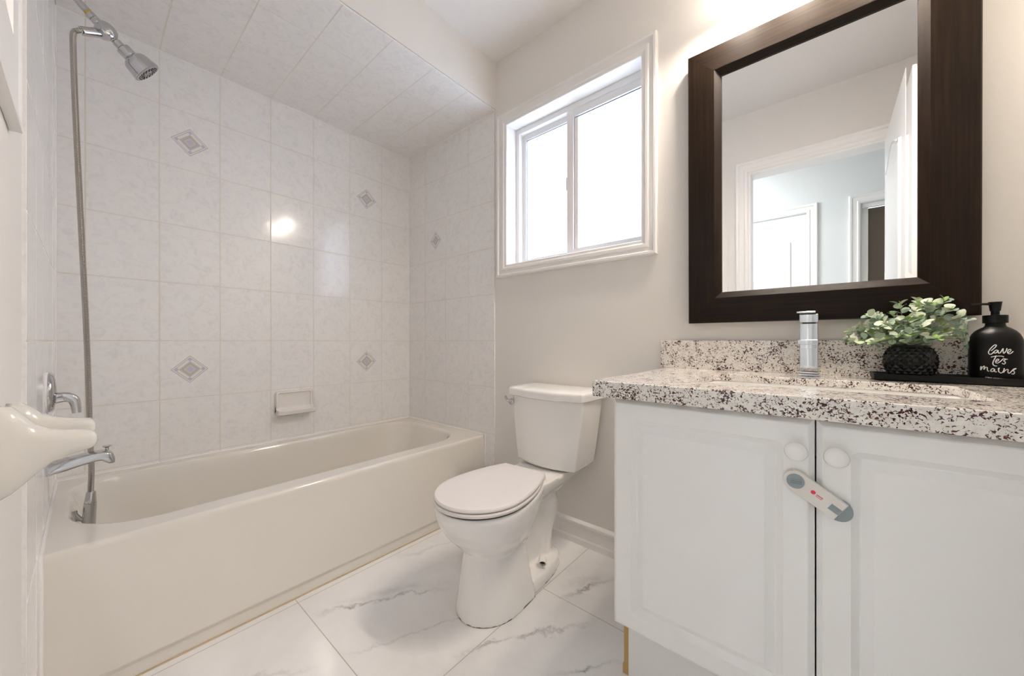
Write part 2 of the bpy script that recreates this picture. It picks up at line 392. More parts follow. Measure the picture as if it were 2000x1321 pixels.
struct('trim_2', bm, mat('aged_caulk', (0.60, 0.46, 0.28), 0.6), 'yellowed caulk line between bathtub and floor', 'caulk', smooth=0)

# ---- baseboards
def baseboard(name, p, q, nrm, label):
    prof = [(0, 0.0), (0.016, 0.0), (0.016, 0.024), (0.0125, 0.030), (0.0115, 0.032), (0.0115, 0.066), (0.0095, 0.068), (0.0095, 0.076), (0.013, 0.082), (0.013, 0.092), (0.006, 0.100), (0.0, 0.103)]
    bm = BM(); P, Q, N = Vector(p), Vector(q), Vector(nrm)
    loft(bm, [[A + N * a + Vector((0, 0, b)) for a, b in prof] for A in (P, Q)], True, True, True)
    return struct(name, bm, M_trim, label, 'baseboard', smooth=0.5)
baseboard('baseboard_right', (0.802, 0.006, 0), (1.7365, 0.006, 0), (0, -1, 0), 'white moulded baseboard under the window')
baseboard('baseboard_left', (0.988, YL, 0), (1.683, YL, 0), (0, 1, 0), 'white moulded baseboard on the doorway wall')

# ------------------------------------------------------------------ window
win = sroot('window_1', 'frosted two-pane sliding window with white casing above the toilet', 'window')
def casing(name, parent, x0, x1, z0, z1, y, sgn, prof, m, bottom=True):
    # prof: list of (inset from the outer edge, projection); mitred frame in an xz plane
    bm = BM(); vs = []
    for ins, pr in prof:
        if bottom: pts = [(x0 + ins, z0 + ins), (x1 - ins, z0 + ins), (x1 - ins, z1 - ins), (x0 + ins, z1 - ins)]
        else: pts = [(x0 + ins, z0), (x0 + ins, z1 - ins), (x1 - ins, z1 - ins), (x1 - ins, z0)]
        vs.append([bm.verts.new((a, y + sgn * pr, b)) for a, b in pts])
    n = 4 if bottom else 3
    for a, b in zip(vs, vs[1:] ):
        for i in range(n): j = (i + 1) % 4; bm.faces.new((a[i], a[j], b[j], b[i]))
    return obj(name, bm, m, parent, smooth=0.35)
CAS = [(0, 0), (0.0, 0.014), (0.004, 0.019), (0.012, 0.019), (0.016, 0.013), (0.030, 0.010), (0.034, 0.015), (0.044, 0.014), (0.050, 0.010), (0.060, 0.009), (0.062, 0.006), (0.062, 0.0)]
casing('casing', win, 0.823, 1.663, 1.241, 2.100, 0.006, -1, [(a * 1.03, b) for a, b in CAS], M_trim)
bm = BM()
jx0, jx1, jz0, jz1 = 0.888, 1.611, 1.300, 2.038
for b in ((WX0, jx0, 0.0, 0.13, WZ0, WZ1), (jx1, WX1, 0.0, 0.13, WZ0, WZ1), (jx0, jx1, 0.0, 0.13, WZ0, jz0), (jx0, jx1, 0.0, 0.13, jz1, WZ1)): box(bm, *b)
obj('jamb', bm, M_trim, win, smooth=0)
def rframe(bm, x0, x1, z0, z1, y0, y1, l, r, b, t):
    for q in ((x0, x0 + l, y0, y1, z0, z1), (x1 - r, x1, y0, y1, z0, z1), (x0 + l, x1 - r, y0, y1, z0, z0 + b), (x0 + l, x1 - r, y0, y1, z1 - t, z1)): box(bm, *q)
bm = BM(); rframe(bm, jx0, jx1, jz0, jz1, 0.075, 0.128, 0.022, 0.018, 0.018, 0.028)
obj('outer_frame', bm, M_vinyl, win, bevel=0.002)
bm = BM(); rframe(bm, 0.905, 1.245, 1.316, 2.012, 0.104, 0.122, 0.030, 0.036, 0.026, 0.030)
s = obj('left_sash', bm, M_vinyl, win, bevel=0.002)
bm = BM(); box(bm, 0.932, 1.212, 0.111, 0.115, 1.340, 1.984); obj('left_pane', bm, M_frost, win, smooth=0)
bm = BM(); rframe(bm, 1.205, 1.594, 1.316, 2.012, 0.080, 0.100, 0.036, 0.024, 0.030, 0.036)
obj('right_sash', bm, M_vinyl, win, bevel=0.002)
bm = BM(); box(bm, 1.238, 1.573, 0.090, 0.094, 1.343, 1.978); obj('right_pane', bm, M_frost, win, smooth=0)
bm = BM(); box(bm, 1.196, 1.207, 0.084, 0.098, 1.635, 1.70); obj('sash_latch', bm, M_vinyl, win, bevel=0.003)

M_gap_shade = mat('window_gap_shade', (0.10, 0.10, 0.13), 0.5)  # dark strips painted along the panes for the shadow in the gap
bm = BM(); box(bm, 1.241, 1.570, 0.0885, 0.0945, 1.9725, 1.976); box(bm, 1.241, 1.2435, 0.0885, 0.0945, 1.346, 1.9725); obj('right_gap_shade', bm, M_gap_shade, win, smooth=0)
bm = BM(); box(bm, 1.2435, 1.262, 0.088, 0.0898, 1.346, 1.9725); obj('interlock_strip', bm, M_vinyl, win, smooth=0)
bm = BM(); box(bm, 0.935, 1.209, 0.1095, 0.1155, 1.979, 1.982); box(bm, 0.935, 0.9375, 0.1095, 0.1155, 1.342, 1.979); obj('left_gap_shade', bm, M_gap_shade, win, smooth=0)

# ------------------------------------------------------------------ bathtub
def build_tub():
    tub = thing('bathtub', 'cream alcove bathtub with a plain apron along the tiled wall', 'bathtub', (0.37, -0.75, 0))
    bm = BM(); NS, NC = 40, 10
    x0, x1, y0, y1 = 0.004, 0.725, -1.503, -0.004
    rings = []
    def outer(xf, z, r=0.004, rec=0.0):
        pts = []
        for (x, y) in rrect(x0, xf, y0, y1, r, NS, NC):
            if rec and x > xf - 0.001:
                e = min((y - y0) - 0.055 - 0.16 * max(0.0, 0.22 - z), (y1 - y) + 0.02)
                k = max(0.0, min(1.0, e / 0.035)); k = k * k * (3 - 2 * k); x += rec * k
            pts.append((x, y, z))
        return pts
    for z, xf, rec in ((0.0, 0.742, 0.0), (0.036, 0.742, 0.0), (0.038, 0.742, 0.001), (0.052, 0.742, 0.0115), (0.056, 0.742, 0.0125), (0.062, 0.7415, 0.0125), (0.10, 0.740, 0.0115), (0.16, 0.737, 0.0095), (0.23, 0.733, 0.006), (0.30, 0.7295, 0.002), (0.345, 0.7275, 0.0), (0.368, 0.727, 0.0)): rings.append(outer(xf, z, 0.004, rec))
    for z, i in ((0.377, 0.0015), (0.383, 0.0050), (0.3855, 0.010), (0.386, 0.014)): rings.append([(x - (i if x > 0.5 else 0), y, z) for x, y in rrect(x0, 0.727, y0, y1, 0.004, NS, NC)])
    ix0, ix1, iy0, iy1 = 0.062, 0.640, -1.466, -0.078; rr = (0.205, 0.19, 0.13, 0.13)
    def inner(d, z, rx=0.0):
        return [(x, y, z) for x, y in rrect(ix0 + d * 0.9, ix1 - d, iy0 + d * 1.1, iy1 - d * (1.1 + rx), [max(0.05, q - d * 0.3) for q in rr], NS, NC)]
    rings.append(inner(-0.010, 0.3865))
    for d, z in ((-0.004, 0.3855), (0.0, 0.382), (0.006, 0.372), (0.013, 0.345), (0.030, 0.25), (0.052, 0.14), (0.066, 0.09), (0.085, 0.066), (0.115, 0.055)): rings.append(inner(d, z, 1.2 if z < 0.3 else 0.2))
    loft(bm, rings, True, False, True)
    obj('tub_body', bm, M_tub, tub, smooth=0.9)
    bm = BM(); lathe(bm, [(0.036, 0.0), (0.036, 0.004), (0.028, 0.009), (0.0, 0.010)], (0.345, -1.433, 0.27), (0, 1, 0.12), 24); obj('overflow_plate', bm, M_chrome, tub)
    bm = BM(); lathe(bm, [(0.034, 0.0), (0.034, 0.003), (0.022, 0.005), (0.018, 0.002), (0.0, 0.002)], (0.345, -1.28, 0.0552), (0, 0, 1), 24); obj('drain', bm, M_chrome, tub)
build_tub()

# ------------------------------------------------------------------ shower fittings (x = 0.38 on the short tiled wall)
SX = 0.38; YT = -1.507
t = thing('wall_shower', 'chrome shower head on an angled arm with a round diverter', 'shower head', (SX, YT, 2.02))
bm = BM(); lathe(bm, [(0.031, 0.0), (0.031, 0.003), (0.022, 0.010), (0.012, 0.012)], (SX, YT, 2.02), (0, 1, 0), 28); obj('flange', bm, M_chrome, t)
bm = BM(); tube(bm, smooth_path([(SX, YT, 2.022), (SX, -1.488, 2.010), (SX, -1.462, 1.982), (SX, -1.4275, 1.946)], 6), 0.0102, 16); obj('shower_arm', bm, M_chrome, t)
ad = Vector((0, 0.72, -0.70)).normalized()
bm = BM(); lathe(bm, [(0.0107, 0.0), (0.0107, 0.006)], Vector((SX, -1.4300, 1.9485)), ad, 16); obj('thread_tape', bm, M_brass, t)
bm = BM(); lathe(bm, [(0.010, 0), (0.0125, 0.003), (0.0125, 0.013), (0.0105, 0.014), (0.0105, 0.016), (0.0125, 0.017), (0.0125, 0.026), (0.010, 0.03)], Vector((SX, -1.4265, 1.9445)), ad, 20); obj('arm_nut', bm, M_chrome, t)
dc = Vector((SX, -1.3915, 1.9095)); df = Vector((0.80, 0.35, 0.12)).normalized()
bm = BM(); lathe(bm, [(0.0, -0.026), (0.017, -0.024), (0.023, -0.012), (0.025, 0.0), (0.024, 0.012)], dc, df, 28); dv = obj('diverter_valve', bm, M_chrome, t)
bm = BM(); lathe(bm, [(0.0242, 0.0115), (0.0242, 0.0145), (0.022, 0.017), (0.017, 0.020), (0.0, 0.0235)], dc, df, 28); obj('diverter_cap', bm, M_chrome, dv)
hd = Vector((0.03, 0.74, -0.64)).normalized()
bm = BM(); lathe(bm, [(0.009, 0.018), (0.011, 0.020), (0.011, 0.028), (0.0095, 0.029), (0.0095, 0.031), (0.0125, 0.032), (0.0125, 0.047), (0.009, 0.049)], dc, hd, 20); obj('swivel_joint', bm, M_chrome, t)
hb = dc + hd * 0.048; hx = Vector((-0.03, 0.77, -0.64)).normalized()
bm = BM(); lathe(bm, [(0.0132, 0.0), (0.0190, 0.0011), (0.0200, 0.0045), (0.0200, 0.0246), (0.0185, 0.0265), (0.022, 0.028), (0.031, 0.033), (0.0365, 0.041), (0.0385, 0.050), (0.0400, 0.060), (0.0425, 0.070), (0.0438, 0.0762), (0.0408, 0.0784)], hb, hx, 40); hh = obj('spray_head', bm, M_chrome, t)
M_face = mat('spray_face', (0.46, 0.45, 0.45), 0.25, 0.3)
bm = BM(); lathe(bm, [(0.0414, 0.0739), (0.0414, 0.079), (0.0384, 0.0806), (0.036, 0.079), (0.0144, 0.079), (0.012, 0.0818), (0.0, 0.0818)], hb, hx, 40); fp = obj('face_plate', bm, M_face, hh)
bm = BM(); _, fu, fv = frame_of(hx)
for rr_, n_ in ((0.0310, 18), (0.0245, 14), (0.0185, 10)):
    for k in range(n_):
        a = 2 * PI * k / n_; o_ = hb + hx * 0.0788 + (fu * math.cos(a) + fv * math.sin(a)) * rr_
        lathe(bm, [(0.0019, 0.0), (0.0014, 0.003)], o_, hx, 6)
for k in range(6):
    a = 2 * PI * k / 6; o_ = hb + hx * 0.0815 + (fu * math.cos(a) + fv * math.sin(a)) * 0.006; lathe(bm, [(0.0012, 0.0), (0.0009, 0.002)], o_, hx, 6)
obj('nozzles', bm, M_dark, hh)
# side outlet of the diverter for the hose
t2 = thing('hand_sprayer', 'long corrugated steel hose with a chrome hand sprayer resting in the bathtub', 'hand shower', (SX, -1.44, 0.28))
o0 = dc + Vector((0.0, -0.012, -0.014)); o1 = Vector((SX + 0.012, -1.4390, 1.873))
dd = (o1 - o0).normalized()
bm = BM(); lathe(bm, [(0.011, 0.0), (0.0128, 0.004), (0.0128, 0.046), (0.0118, 0.048)], o0, dd, 20); obj('hose_connector', bm, M_chrome, t2)
e0 = o0 + dd * 0.047
hp = smooth_path([e0, e0 + dd * 0.008, e0 + Vector((0.0, -0.0165, -0.018)), (SX + 0.012, -1.4585, 1.800), (SX + 0.010, -1.4535, 1.60), (SX + 0.006, -1.4440, 1.30), (SX + 0.003, -1.4340, 1.0), (SX, -1.4285, 0.80), (SX, -1.4245, 0.60), (SX, -1.4215, 0.50), (SX, -1.4235, 0.418)], 24)
def resample(P, step):
    out = [P[0].copy()]; acc = 0.0
    for a, b in zip(P, P[1:]):
        L = (b - a).length
        if L < 1e-9: continue
        s = step - acc
        while s <= L: out.append(a + (b - a) * (s / L)); s += step
        acc = L - (s - step)
    return out
hpts = resample(hp, 0.0019)
bm = BM(); tube(bm, hpts, [0.0076 if i % 2 else 0.0063 for i in range(len(hpts))], 12); obj('hose', bm, M_steel, t2, smooth=0.45)
sd = Vector((0.0, -0.05, -0.99)).normalized(); s0 = Vector((SX, -1.4225, 0.425))
bm = BM(); lathe(bm, [(0.0085, -0.002), (0.0105, 0.0), (0.0135, 0.032), (0.0135, 0.0335)], s0, sd, 24); obj('hose_nut', bm, M_chrome, t2)
bm = BM(); lathe(bm, [(0.012, 0.033), (0.0145, 0.035), (0.0150, 0.075), (0.0155, 0.12), (0.017, 0.16), (0.019, 0.175), (0.016, 0.180), (0.0, 0.181)], s0, sd, 24); obj('sprayer_handle', bm, M_chrome, t2)
bm = BM(); tube(bm, [s0 + sd * 0.085 + Vector((0, -0.006, 0)), s0 + sd * 0.078 + Vector((0, -0.020, 0)), s0 + sd * 0.060 + Vector((0, -0.030, 0)), s0 + sd * 0.048 + Vector((0, -0.031, 0))], [0.006, 0.007, 0.0065, 0.006], 12); obj('sprayer_trigger', bm, M_chrome, t2, smooth=1.2)

VX = 0.46
t = thing('shower_valve', 'chrome single-lever mixer on a plate above the tub spout', 'tap', (VX, YT, 0.757))
bm = BM(); lathe(bm, [(0.058, 0.0), (0.058, 0.0035)], (VX, YT, 0.757), (0, 1, 0), 40, sx=0.86, sy=1.0); obj('gasket', bm, M_caulk, t)
bm = BM(); lathe(bm, [(0.0565, 0.003), (0.057, 0.008), (0.053, 0.013), (0.040, 0.017), (0.020, 0.019), (0.0, 0.020)], (VX, YT, 0.757), (0, 1, 0), 40, sx=0.86, sy=1.0); obj('escutcheon', bm, M_chrome, t)
bm = BM(); P = smooth_path([(VX, -1.494, 0.739), (VX, -1.474, 0.741), (VX, -1.460, 0.735), (VX, -1.4535, 0.720), (VX, -1.4505, 0.692)], 6)
rings = []
for i, p in enumerate(P):
    tg = (P[min(i + 1, len(P) - 1)] - P[max(i - 1, 0)]).normalized(); nn = Vector((1, 0, 0)).cross(tg).normalized(); th = 0.0160 - 0.0070 * i / len(P); wd = 0.016
    rings.append([p + Vector((1, 0, 0)) * wd * math.copysign(abs(math.cos(a)) ** 0.5, math.cos(a)) + nn * th * math.copysign(abs(math.sin(a)) ** 0.5, math.sin(a)) for a in [2 * PI * k / 16 for k in range(16)]])
loft(bm, rings); obj('lever', bm, M_chrome, t, smooth=0.9)

t = thing('tub_spout', 'chrome tub spout with a pull-up diverter knob', 'tap', (VX, YT, 0.535))
bm = BM(); rings = []
for y, z0, z1, hw in ((YT, 0.520, 0.552, 0.027), (-1.500, 0.520, 0.553, 0.0275), (-1.470, 0.5265, 0.5605, 0.027), (-1.440, 0.5340, 0.5655, 0.026), (-1.412, 0.5400, 0.5680, 0.0255), (-1.402, 0.5395, 0.5680, 0.025), (-1.395, 0.5330, 0.5670, 0.025), (-1.386, 0.5265, 0.5645, 0.0245), (-1.3785, 0.5255, 0.5585, 0.023), (-1.3745, 0.5275, 0.5460, 0.020)):
    rings.append([(VX + hw * math.copysign(abs(math.cos(a)) ** 0.45, math.cos(a)), y, (z0 + z1) / 2 + (z1 - z0) / 2 * math.copysign(abs(math.sin(a)) ** 0.45, math.sin(a))) for a in [2 * PI * k / 28 for k in range(28)]])
loft(bm, rings); sp = obj('spout_body', bm, M_chrome, t, smooth=0.9)
bm = BM(); lathe(bm, [(0.0045, 0.0), (0.0045, 0.008), (0.0075, 0.010), (0.0105, 0.0125), (0.010, 0.0145), (0.0, 0.015)], (VX, -1.3905, 0.5665), (0, 0, 1), 20); obj('diverter_knob', bm, M_chrome, t)

# ------------------------------------------------------------------ soap dish on the long wall
t = thing('soap_dish', 'white ceramic soap dish fixed to the tiles above the bathtub', 'soap dish', (0, -0.705, 0.52))
def dpt(u, v, d): return (d, u, v)
ya, yb, za, zb = -0.800, -0.622, 0.522, 0.643
bm = BM(); NS, NC = 3, 5
def rr3(u0, u1, v0, v1, r, d): return [dpt(u, v, d) for u, v in rrect(u0, u1, v0, v1, r, NS, NC)]
rings = [rr3(ya, yb, za, zb, 0.012, 0.0), rr3(ya, yb, za, zb, 0.012, 0.014), rr3(ya + 0.004, yb - 0.004, za + 0.004, zb - 0.004, 0.010, 0.019), rr3(ya + 0.010, yb - 0.010, za + 0.010, zb - 0.008, 0.008, 0.019), rr3(ya + 0.014, yb - 0.014, za + 0.012, zb - 0.013, 0.008, 0.010)]
loft(bm, rings)
# scooped tray with a lip
prof = [(0.012, 0.036), (0.030, 0.020), (0.052, 0.014), (0.066, 0.020), (0.071, 0.026), (0.073, 0.022), (0.068, 0.006), (0.050, -0.002), (0.020, 0.0), (0.0, 0.002), (0.0, 0.036)]
N = 14; rings = []
for k in range(N + 1):
    s = k / N; y = ya + (yb - ya) * s; e = min(s, 1 - s) * N
    kx = 1.0 if e >= 3 else (0.80 + 0.20 * math.sqrt(max(0, 1 - (1 - e / 3) ** 2)))
    lift = 0.0 if e >= 2 else 0.010 * (1 - e / 2) ** 1.5
    rings.append([(a * kx, y, za + b + (lift if 2 <= i <= 3 or i < 2 else 0)) for i, (a, b) in enumerate(prof)])
loft(bm, rings); obj('dish_body', bm, M_dish, t, smooth=0.8)

# ------------------------------------------------------------------ ceramic roll holder close to the camera
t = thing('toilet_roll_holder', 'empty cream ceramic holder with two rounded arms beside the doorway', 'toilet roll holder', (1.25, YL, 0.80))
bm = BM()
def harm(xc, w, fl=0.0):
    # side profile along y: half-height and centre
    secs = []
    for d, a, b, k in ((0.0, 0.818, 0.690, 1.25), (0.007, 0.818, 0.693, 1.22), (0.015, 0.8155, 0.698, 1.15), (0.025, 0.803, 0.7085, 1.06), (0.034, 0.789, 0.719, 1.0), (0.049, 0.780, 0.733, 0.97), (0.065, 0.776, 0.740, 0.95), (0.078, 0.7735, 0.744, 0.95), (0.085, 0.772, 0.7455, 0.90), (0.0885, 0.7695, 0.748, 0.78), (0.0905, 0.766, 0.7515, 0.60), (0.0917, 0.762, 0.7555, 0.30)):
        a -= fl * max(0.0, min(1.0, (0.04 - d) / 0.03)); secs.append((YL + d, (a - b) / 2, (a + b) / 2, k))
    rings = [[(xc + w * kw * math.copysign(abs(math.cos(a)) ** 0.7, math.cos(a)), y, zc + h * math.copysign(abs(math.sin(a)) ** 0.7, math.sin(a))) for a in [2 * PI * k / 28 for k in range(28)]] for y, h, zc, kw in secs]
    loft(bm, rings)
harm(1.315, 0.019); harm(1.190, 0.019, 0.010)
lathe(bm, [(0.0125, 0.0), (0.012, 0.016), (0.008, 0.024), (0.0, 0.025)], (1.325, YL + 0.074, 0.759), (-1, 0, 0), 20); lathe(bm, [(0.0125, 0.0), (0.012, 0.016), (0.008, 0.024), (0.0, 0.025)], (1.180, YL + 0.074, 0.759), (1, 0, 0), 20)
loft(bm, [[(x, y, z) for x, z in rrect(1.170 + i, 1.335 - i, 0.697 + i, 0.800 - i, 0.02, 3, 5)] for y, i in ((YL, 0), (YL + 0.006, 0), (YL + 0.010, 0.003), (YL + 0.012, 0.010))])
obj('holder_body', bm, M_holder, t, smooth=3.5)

# ------------------------------------------------------------------ framed mirror on the doorway wall
t = thing('wall_mirror', 'white framed mirror on the doorway wall, above the ceramic roll holder', 'mirror', (1.40, YL, 1.24))
bm = BM(); 
fx0, fx1, fz0, fz1 = 1.163, 1.640, 1.241, 2.02
vs = []
for ins, pr in ((0, 0.0005), (0, 0.0135), (0.010, 0.0135), (0.016, 0.0105), (0.085, 0.0105), (0.092, 0.0125), (0.104, 0.0125), (0.108, 0.006)):
    vs.append([bm.verts.new((a, YL + pr, b)) for a, b in ((fx0 + ins, fz0 + ins), (fx1 - ins, fz0 + ins), (fx1 - ins, fz1 - ins), (fx0 + ins, fz1 - ins))])
for a, b in zip(vs, vs[1:]):
    for i in range(4): j = (i + 1) % 4; bm.faces.new((a[i], a[j], b[j], b[i]))
obj('mirror_frame', bm, M_trim, t, smooth=0.4)
bm = BM(); box(bm, fx0 + 0.10, fx1 - 0.10, YL + 0.0005, YL + 0.007, fz0 + 0.10, fz1 - 0.10); obj('mirror_glass', bm, M_mirror, t, smooth=0)

# ------------------------------------------------------------------ toilet
def build_toilet():
    cx = 1.262
    t = thing('toilet', 'white two-piece toilet with closed lid between bathtub and vanity', 'toilet', (cx, -0.35, 0))
    rot = Matrix.Rotation(math.radians(4.5), 4, 'Z'); piv = Vector((1.255, -0.30, 0))
    def R(p): return piv + rot @ (Vector(p) - piv)
    def egg(w, yf, L, yb, wb, z, n=40, c=1.255, rt=True):
        ym = yf + L; pts = []
        for k in range(n + 1):
            a = PI * k / n; pts.append((c + w * math.cos(a), ym - L * math.sin(a), z))       # right -> front -> left
        m = 10
        for k in range(1, m + 1):
            s = k / m; pts.append((c - (w + (wb - w) * s * s), ym + (yb - ym) * s, z))
        for k in range(1, m):
            s = k / m; pts.append((c - wb + 2 * wb * s, yb, z))
        for k in range(0, m):
            s = 1 - k / m; pts.append((c + (w + (wb - w) * s * s), ym + (yb - ym) * s, z))
        return [tuple(R(p)) for p in pts] if rt else pts
    bm = BM()
    # bowl
    loft(bm, [egg(0.062, -0.58, 0.11, -0.36, 0.05, 0.165), egg(0.088, -0.615, 0.12, -0.36, 0.06, 0.20), egg(0.112, -0.652, 0.135, -0.35, 0.075, 0.235), egg(0.134, -0.690, 0.150, -0.34, 0.085, 0.275), egg(0.149, -0.716, 0.160, -0.33, 0.092, 0.315), egg(0.155, -0.728, 0.165, -0.32, 0.095, 0.350), egg(0.156, -0.730, 0.167, -0.31, 0.096, 0.366), egg(0.153, -0.727, 0.165, -0.31, 0.096, 0.374), egg(0.145, -0.718, 0.158, -0.31, 0.09, 0.377)])
    # pedestal column
    loft(bm, [egg(0.112, -0.648, 0.13, -0.40, 0.105, 0.0, c=1.272, rt=False), egg(0.111, -0.647, 0.13, -0.40, 0.103, 0.02, c=1.272, rt=False), egg(0.100, -0.634, 0.125, -0.41, 0.092, 0.10, c=1.270, rt=False), egg(0.090, -0.620, 0.12, -0.415, 0.082, 0.18, c=1.268, rt=False), egg(0.086, -0.612, 0.12, -0.415, 0.078, 0.24, c=1.266, rt=False)])
    # foot plate
    def foot(i, z):
        P = [(0.098, -0.42), (0.097, -0.33), (0.088, -0.25), (0.070, -0.19), (0.045, -0.155), (0.0, -0.142)]
        q = [(a - i if a > 0 else 0, b - (i if b > -0.3 else 0)) for a, b in P]
        pts = [(1.270 + a, b) for a, b in q] + [(1.270 - a, b) for a, b in reversed(q[:-1])]
        return [(a, b, z) for a, b in pts]
    loft(bm, [foot(0, 0.0), foot(0.0, 0.030), foot(0.006, 0.044), foot(0.022, 0.050)])
    # web and trapway
    box(bm, 1.236, 1.294, -0.46, -0.20, 0.0, 0.33)
    P = smooth_path([(1.262, -0.40, 0.26), (1.262, -0.30, 0.29), (1.262, -0.215, 0.275), (1.262, -0.190, 0.205), (1.264, -0.205, 0.12), (1.266, -0.225, 0.03)], 6)
    tube(bm, P, [0.052 + 0.011 * math.cos((i / len(P) - 0.47) * 9.5) for i in range(len(P))], 20)
    # deck under the tank
    def deck(z, w0, w1, y0, y1): return [tuple(R(p)) for p in ((1.255 - w0, y0, z), (1.255 + w0, y0, z), (1.262 + w1, y1, z), (1.262 - w1, y1, z))]
    loft(bm, [deck(0.265, 0.05, 0.05, -0.40, -0.20), deck(0.315, 0.088, 0.080, -0.42, -0.10), deck(0.345, 0.102, 0.110, -0.43, -0.055), deck(0.374, 0.104, 0.122, -0.43, -0.05)])
    bmesh.ops.recalc_face_normals(bm, faces=bm.faces)
    o = obj('bowl', bm, M_porc, t, smooth=0)
    r = o.modifiers.new('remesh', 'REMESH'); r.mode = 'VOXEL'; r.voxel_size = 0.0055; r.use_smooth_shade = True
    s = o.modifiers.new('smooth', 'SMOOTH'); s.iterations = 7; s.factor = 0.5
    # floor seam
    bm = BM(); loft(bm, [egg(0.1095, -0.6455, 0.129, -0.40, 0.103, 0.0, c=1.272, rt=False), egg(0.1095, -0.6455, 0.129, -0.40, 0.103, 0.0018, c=1.272, rt=False)])
    loft(bm, [[(a, b, z) for a, b, _ in foot(0.0030, 0)] for z in (0.0, 0.0018)])
    obj('base_seal', bm, mat('brown_seal', (0.10, 0.075, 0.05), 0.7), t, smooth=0)
    # seat ring, gap and lid
    bm = BM(); loft(bm, [egg(0.151, -0.724, 0.163, -0.325, 0.092, 0.3765), egg(0.151, -0.724, 0.163, -0.325, 0.092, 0.3805)]); obj('seat_gap', bm, M_dark, t, smooth=0)
    bm = BM(); loft(bm, [egg(0.151, -0.726, 0.164, -0.325, 0.092, 0.3805), egg(0.157, -0.732, 0.168, -0.322, 0.096, 0.3835), egg(0.158, -0.733, 0.169, -0.322, 0.097, 0.390), egg(0.155, -0.730, 0.167, -0.322, 0.095, 0.3945), egg(0.148, -0.722, 0.160, -0.325, 0.09, 0.3945)]); obj('seat', bm, M_seat, t, smooth=0.6)
    bm = BM(); loft(bm, [egg(0.1465, -0.7205, 0.159, -0.325, 0.089, 0.3940), egg(0.1465, -0.7205, 0.159, -0.325, 0.089, 0.3962)]); obj('lid_gap', bm, M_dark, t, smooth=0)
    bm = BM(); loft(bm, [egg(0.149, -0.7235, 0.162, -0.318, 0.092, 0.3960), egg(0.1545, -0.7295, 0.166, -0.313, 0.094, 0.398), egg(0.155, -0.730, 0.167, -0.312, 0.0945, 0.403), egg(0.152, -0.7265, 0.164, -0.314, 0.093, 0.4075), egg(0.140, -0.713, 0.153, -0.320, 0.085, 0.4105), egg(0.07, -0.62, 0.08, -0.36, 0.05, 0.412)]); obj('seat_lid', bm, M_seat, t, smooth=0.6)
    for s_ in (-1, 1):
        bm = BM(); p = R((1.255 + s_ * 0.072, -0.302, 0.374)); 
        lathe(bm, [(0.016, 0.0), (0.016, 0.012), (0.012, 0.020), (0.0, 0.021)], p, (0, 0, 1), 18); obj('seat_hinge', bm, M_seat, t)
    ca = Vector((0.42, -0.62, -0.30)).normalized(); c0 = Vector((1.3335, -0.2990, 0.0745))
    bm = BM(); lathe(bm, [(0.0, -0.0105), (0.007, -0.0095), (0.0115, -0.006), (0.0138, 0.0), (0.0145, 0.020), (0.0158, 0.0225), (0.0150, 0.0245), (0.0122, 0.0235), (0.0115, 0.012)], c0, ca, 24); bc = obj('bolt_cap', bm, M_porc, t)
    bm = BM(); lathe(bm, [(0.0114, 0.0125), (0.0114, 0.0150)], c0, ca, 16); obj('cap_dark_opening', bm, mat('opening_shade', (0.03, 0.025, 0.02), 0.4, 0.3), t)  # dark disc stands for the shaded hollow of the open cap
    # tank
    def tank(hw, yf, yb, z, ch, bow=0.026):
        f = []
        for k in range(13):
            s = -1 + 2 * k / 12; f.append((cx + (hw - ch) * s, yf - bow * (1 - s * s), z))
        rgt = [(cx + hw - ch * 0.35, yf + ch * 0.08, z), (cx + hw - ch * 0.08, yf + ch * 0.36, z), (cx + hw, yf + ch * 1.0, z)]
        pts = f + rgt + [(cx + hw, (yf + ch * 1.5 + yb) / 2, z), (cx + hw - 0.006, yb, z), (cx, yb, z), (cx - hw + 0.006, yb, z), (cx - hw, (yf + ch * 1.5 + yb) / 2, z)] + [(2 * cx - a, b, c) for a, b, c in reversed(rgt)]
        return pts
    bm = BM()
    loft(bm, [tank(0.128, -0.165, -0.045, 0.378, 0.014), tank(0.142, -0.184, -0.030, 0.384, 0.014), tank(0.147, -0.188, -0.025, 0.393, 0.014), tank(0.156, -0.187, -0.022, 0.45, 0.014), tank(0.168, -0.185, -0.020, 0.54, 0.014), tank(0.178, -0.183, -0.018, 0.62, 0.014), tank(0.183, -0.182, -0.018, 0.666, 0.014)])
    obj('tank', bm, M_porc, t, smooth=0.9)
    bm = BM()
    def lid(hw, yf, yb, z):
        f = []
        for k in range(25):
            s = -1 + 2 * k / 24; a = abs(s); st = 0.0 if a < 0.45 else (1.0 if a > 0.78 else (lambda q: q * q * (3 - 2 * q))((a - 0.45) / 0.33))
            f.append((cx + (hw - 0.038) * s, yf - 0.010 * (1 - (a * a)) + 0.014 * st - 0.014, z))
        rgt = [(cx + hw - 0.008, yf + 0.012, z), (cx + hw, yf + 0.040, z)]
        return f + rgt + [(cx + hw, yb, z), (cx, yb, z), (cx - hw, yb, z)] + [(2 * cx - a, b, c) for a, b, c in reversed(rgt)]
    loft(bm, [lid(0.186, -0.205, -0.012, 0.664), lid(0.191, -0.210, -0.010, 0.668), lid(0.193, -0.212, -0.010, 0.690), lid(0.191, -0.210, -0.012, 0.698), lid(0.184, -0.203, -0.018, 0.703), lid(0.150, -0.16, -0.05, 0.708)])
    obj('tank_lid', bm, M_porc, t, smooth=0.75)
    bm = BM(); p = Vector((1.0800, -0.180, 0.632))
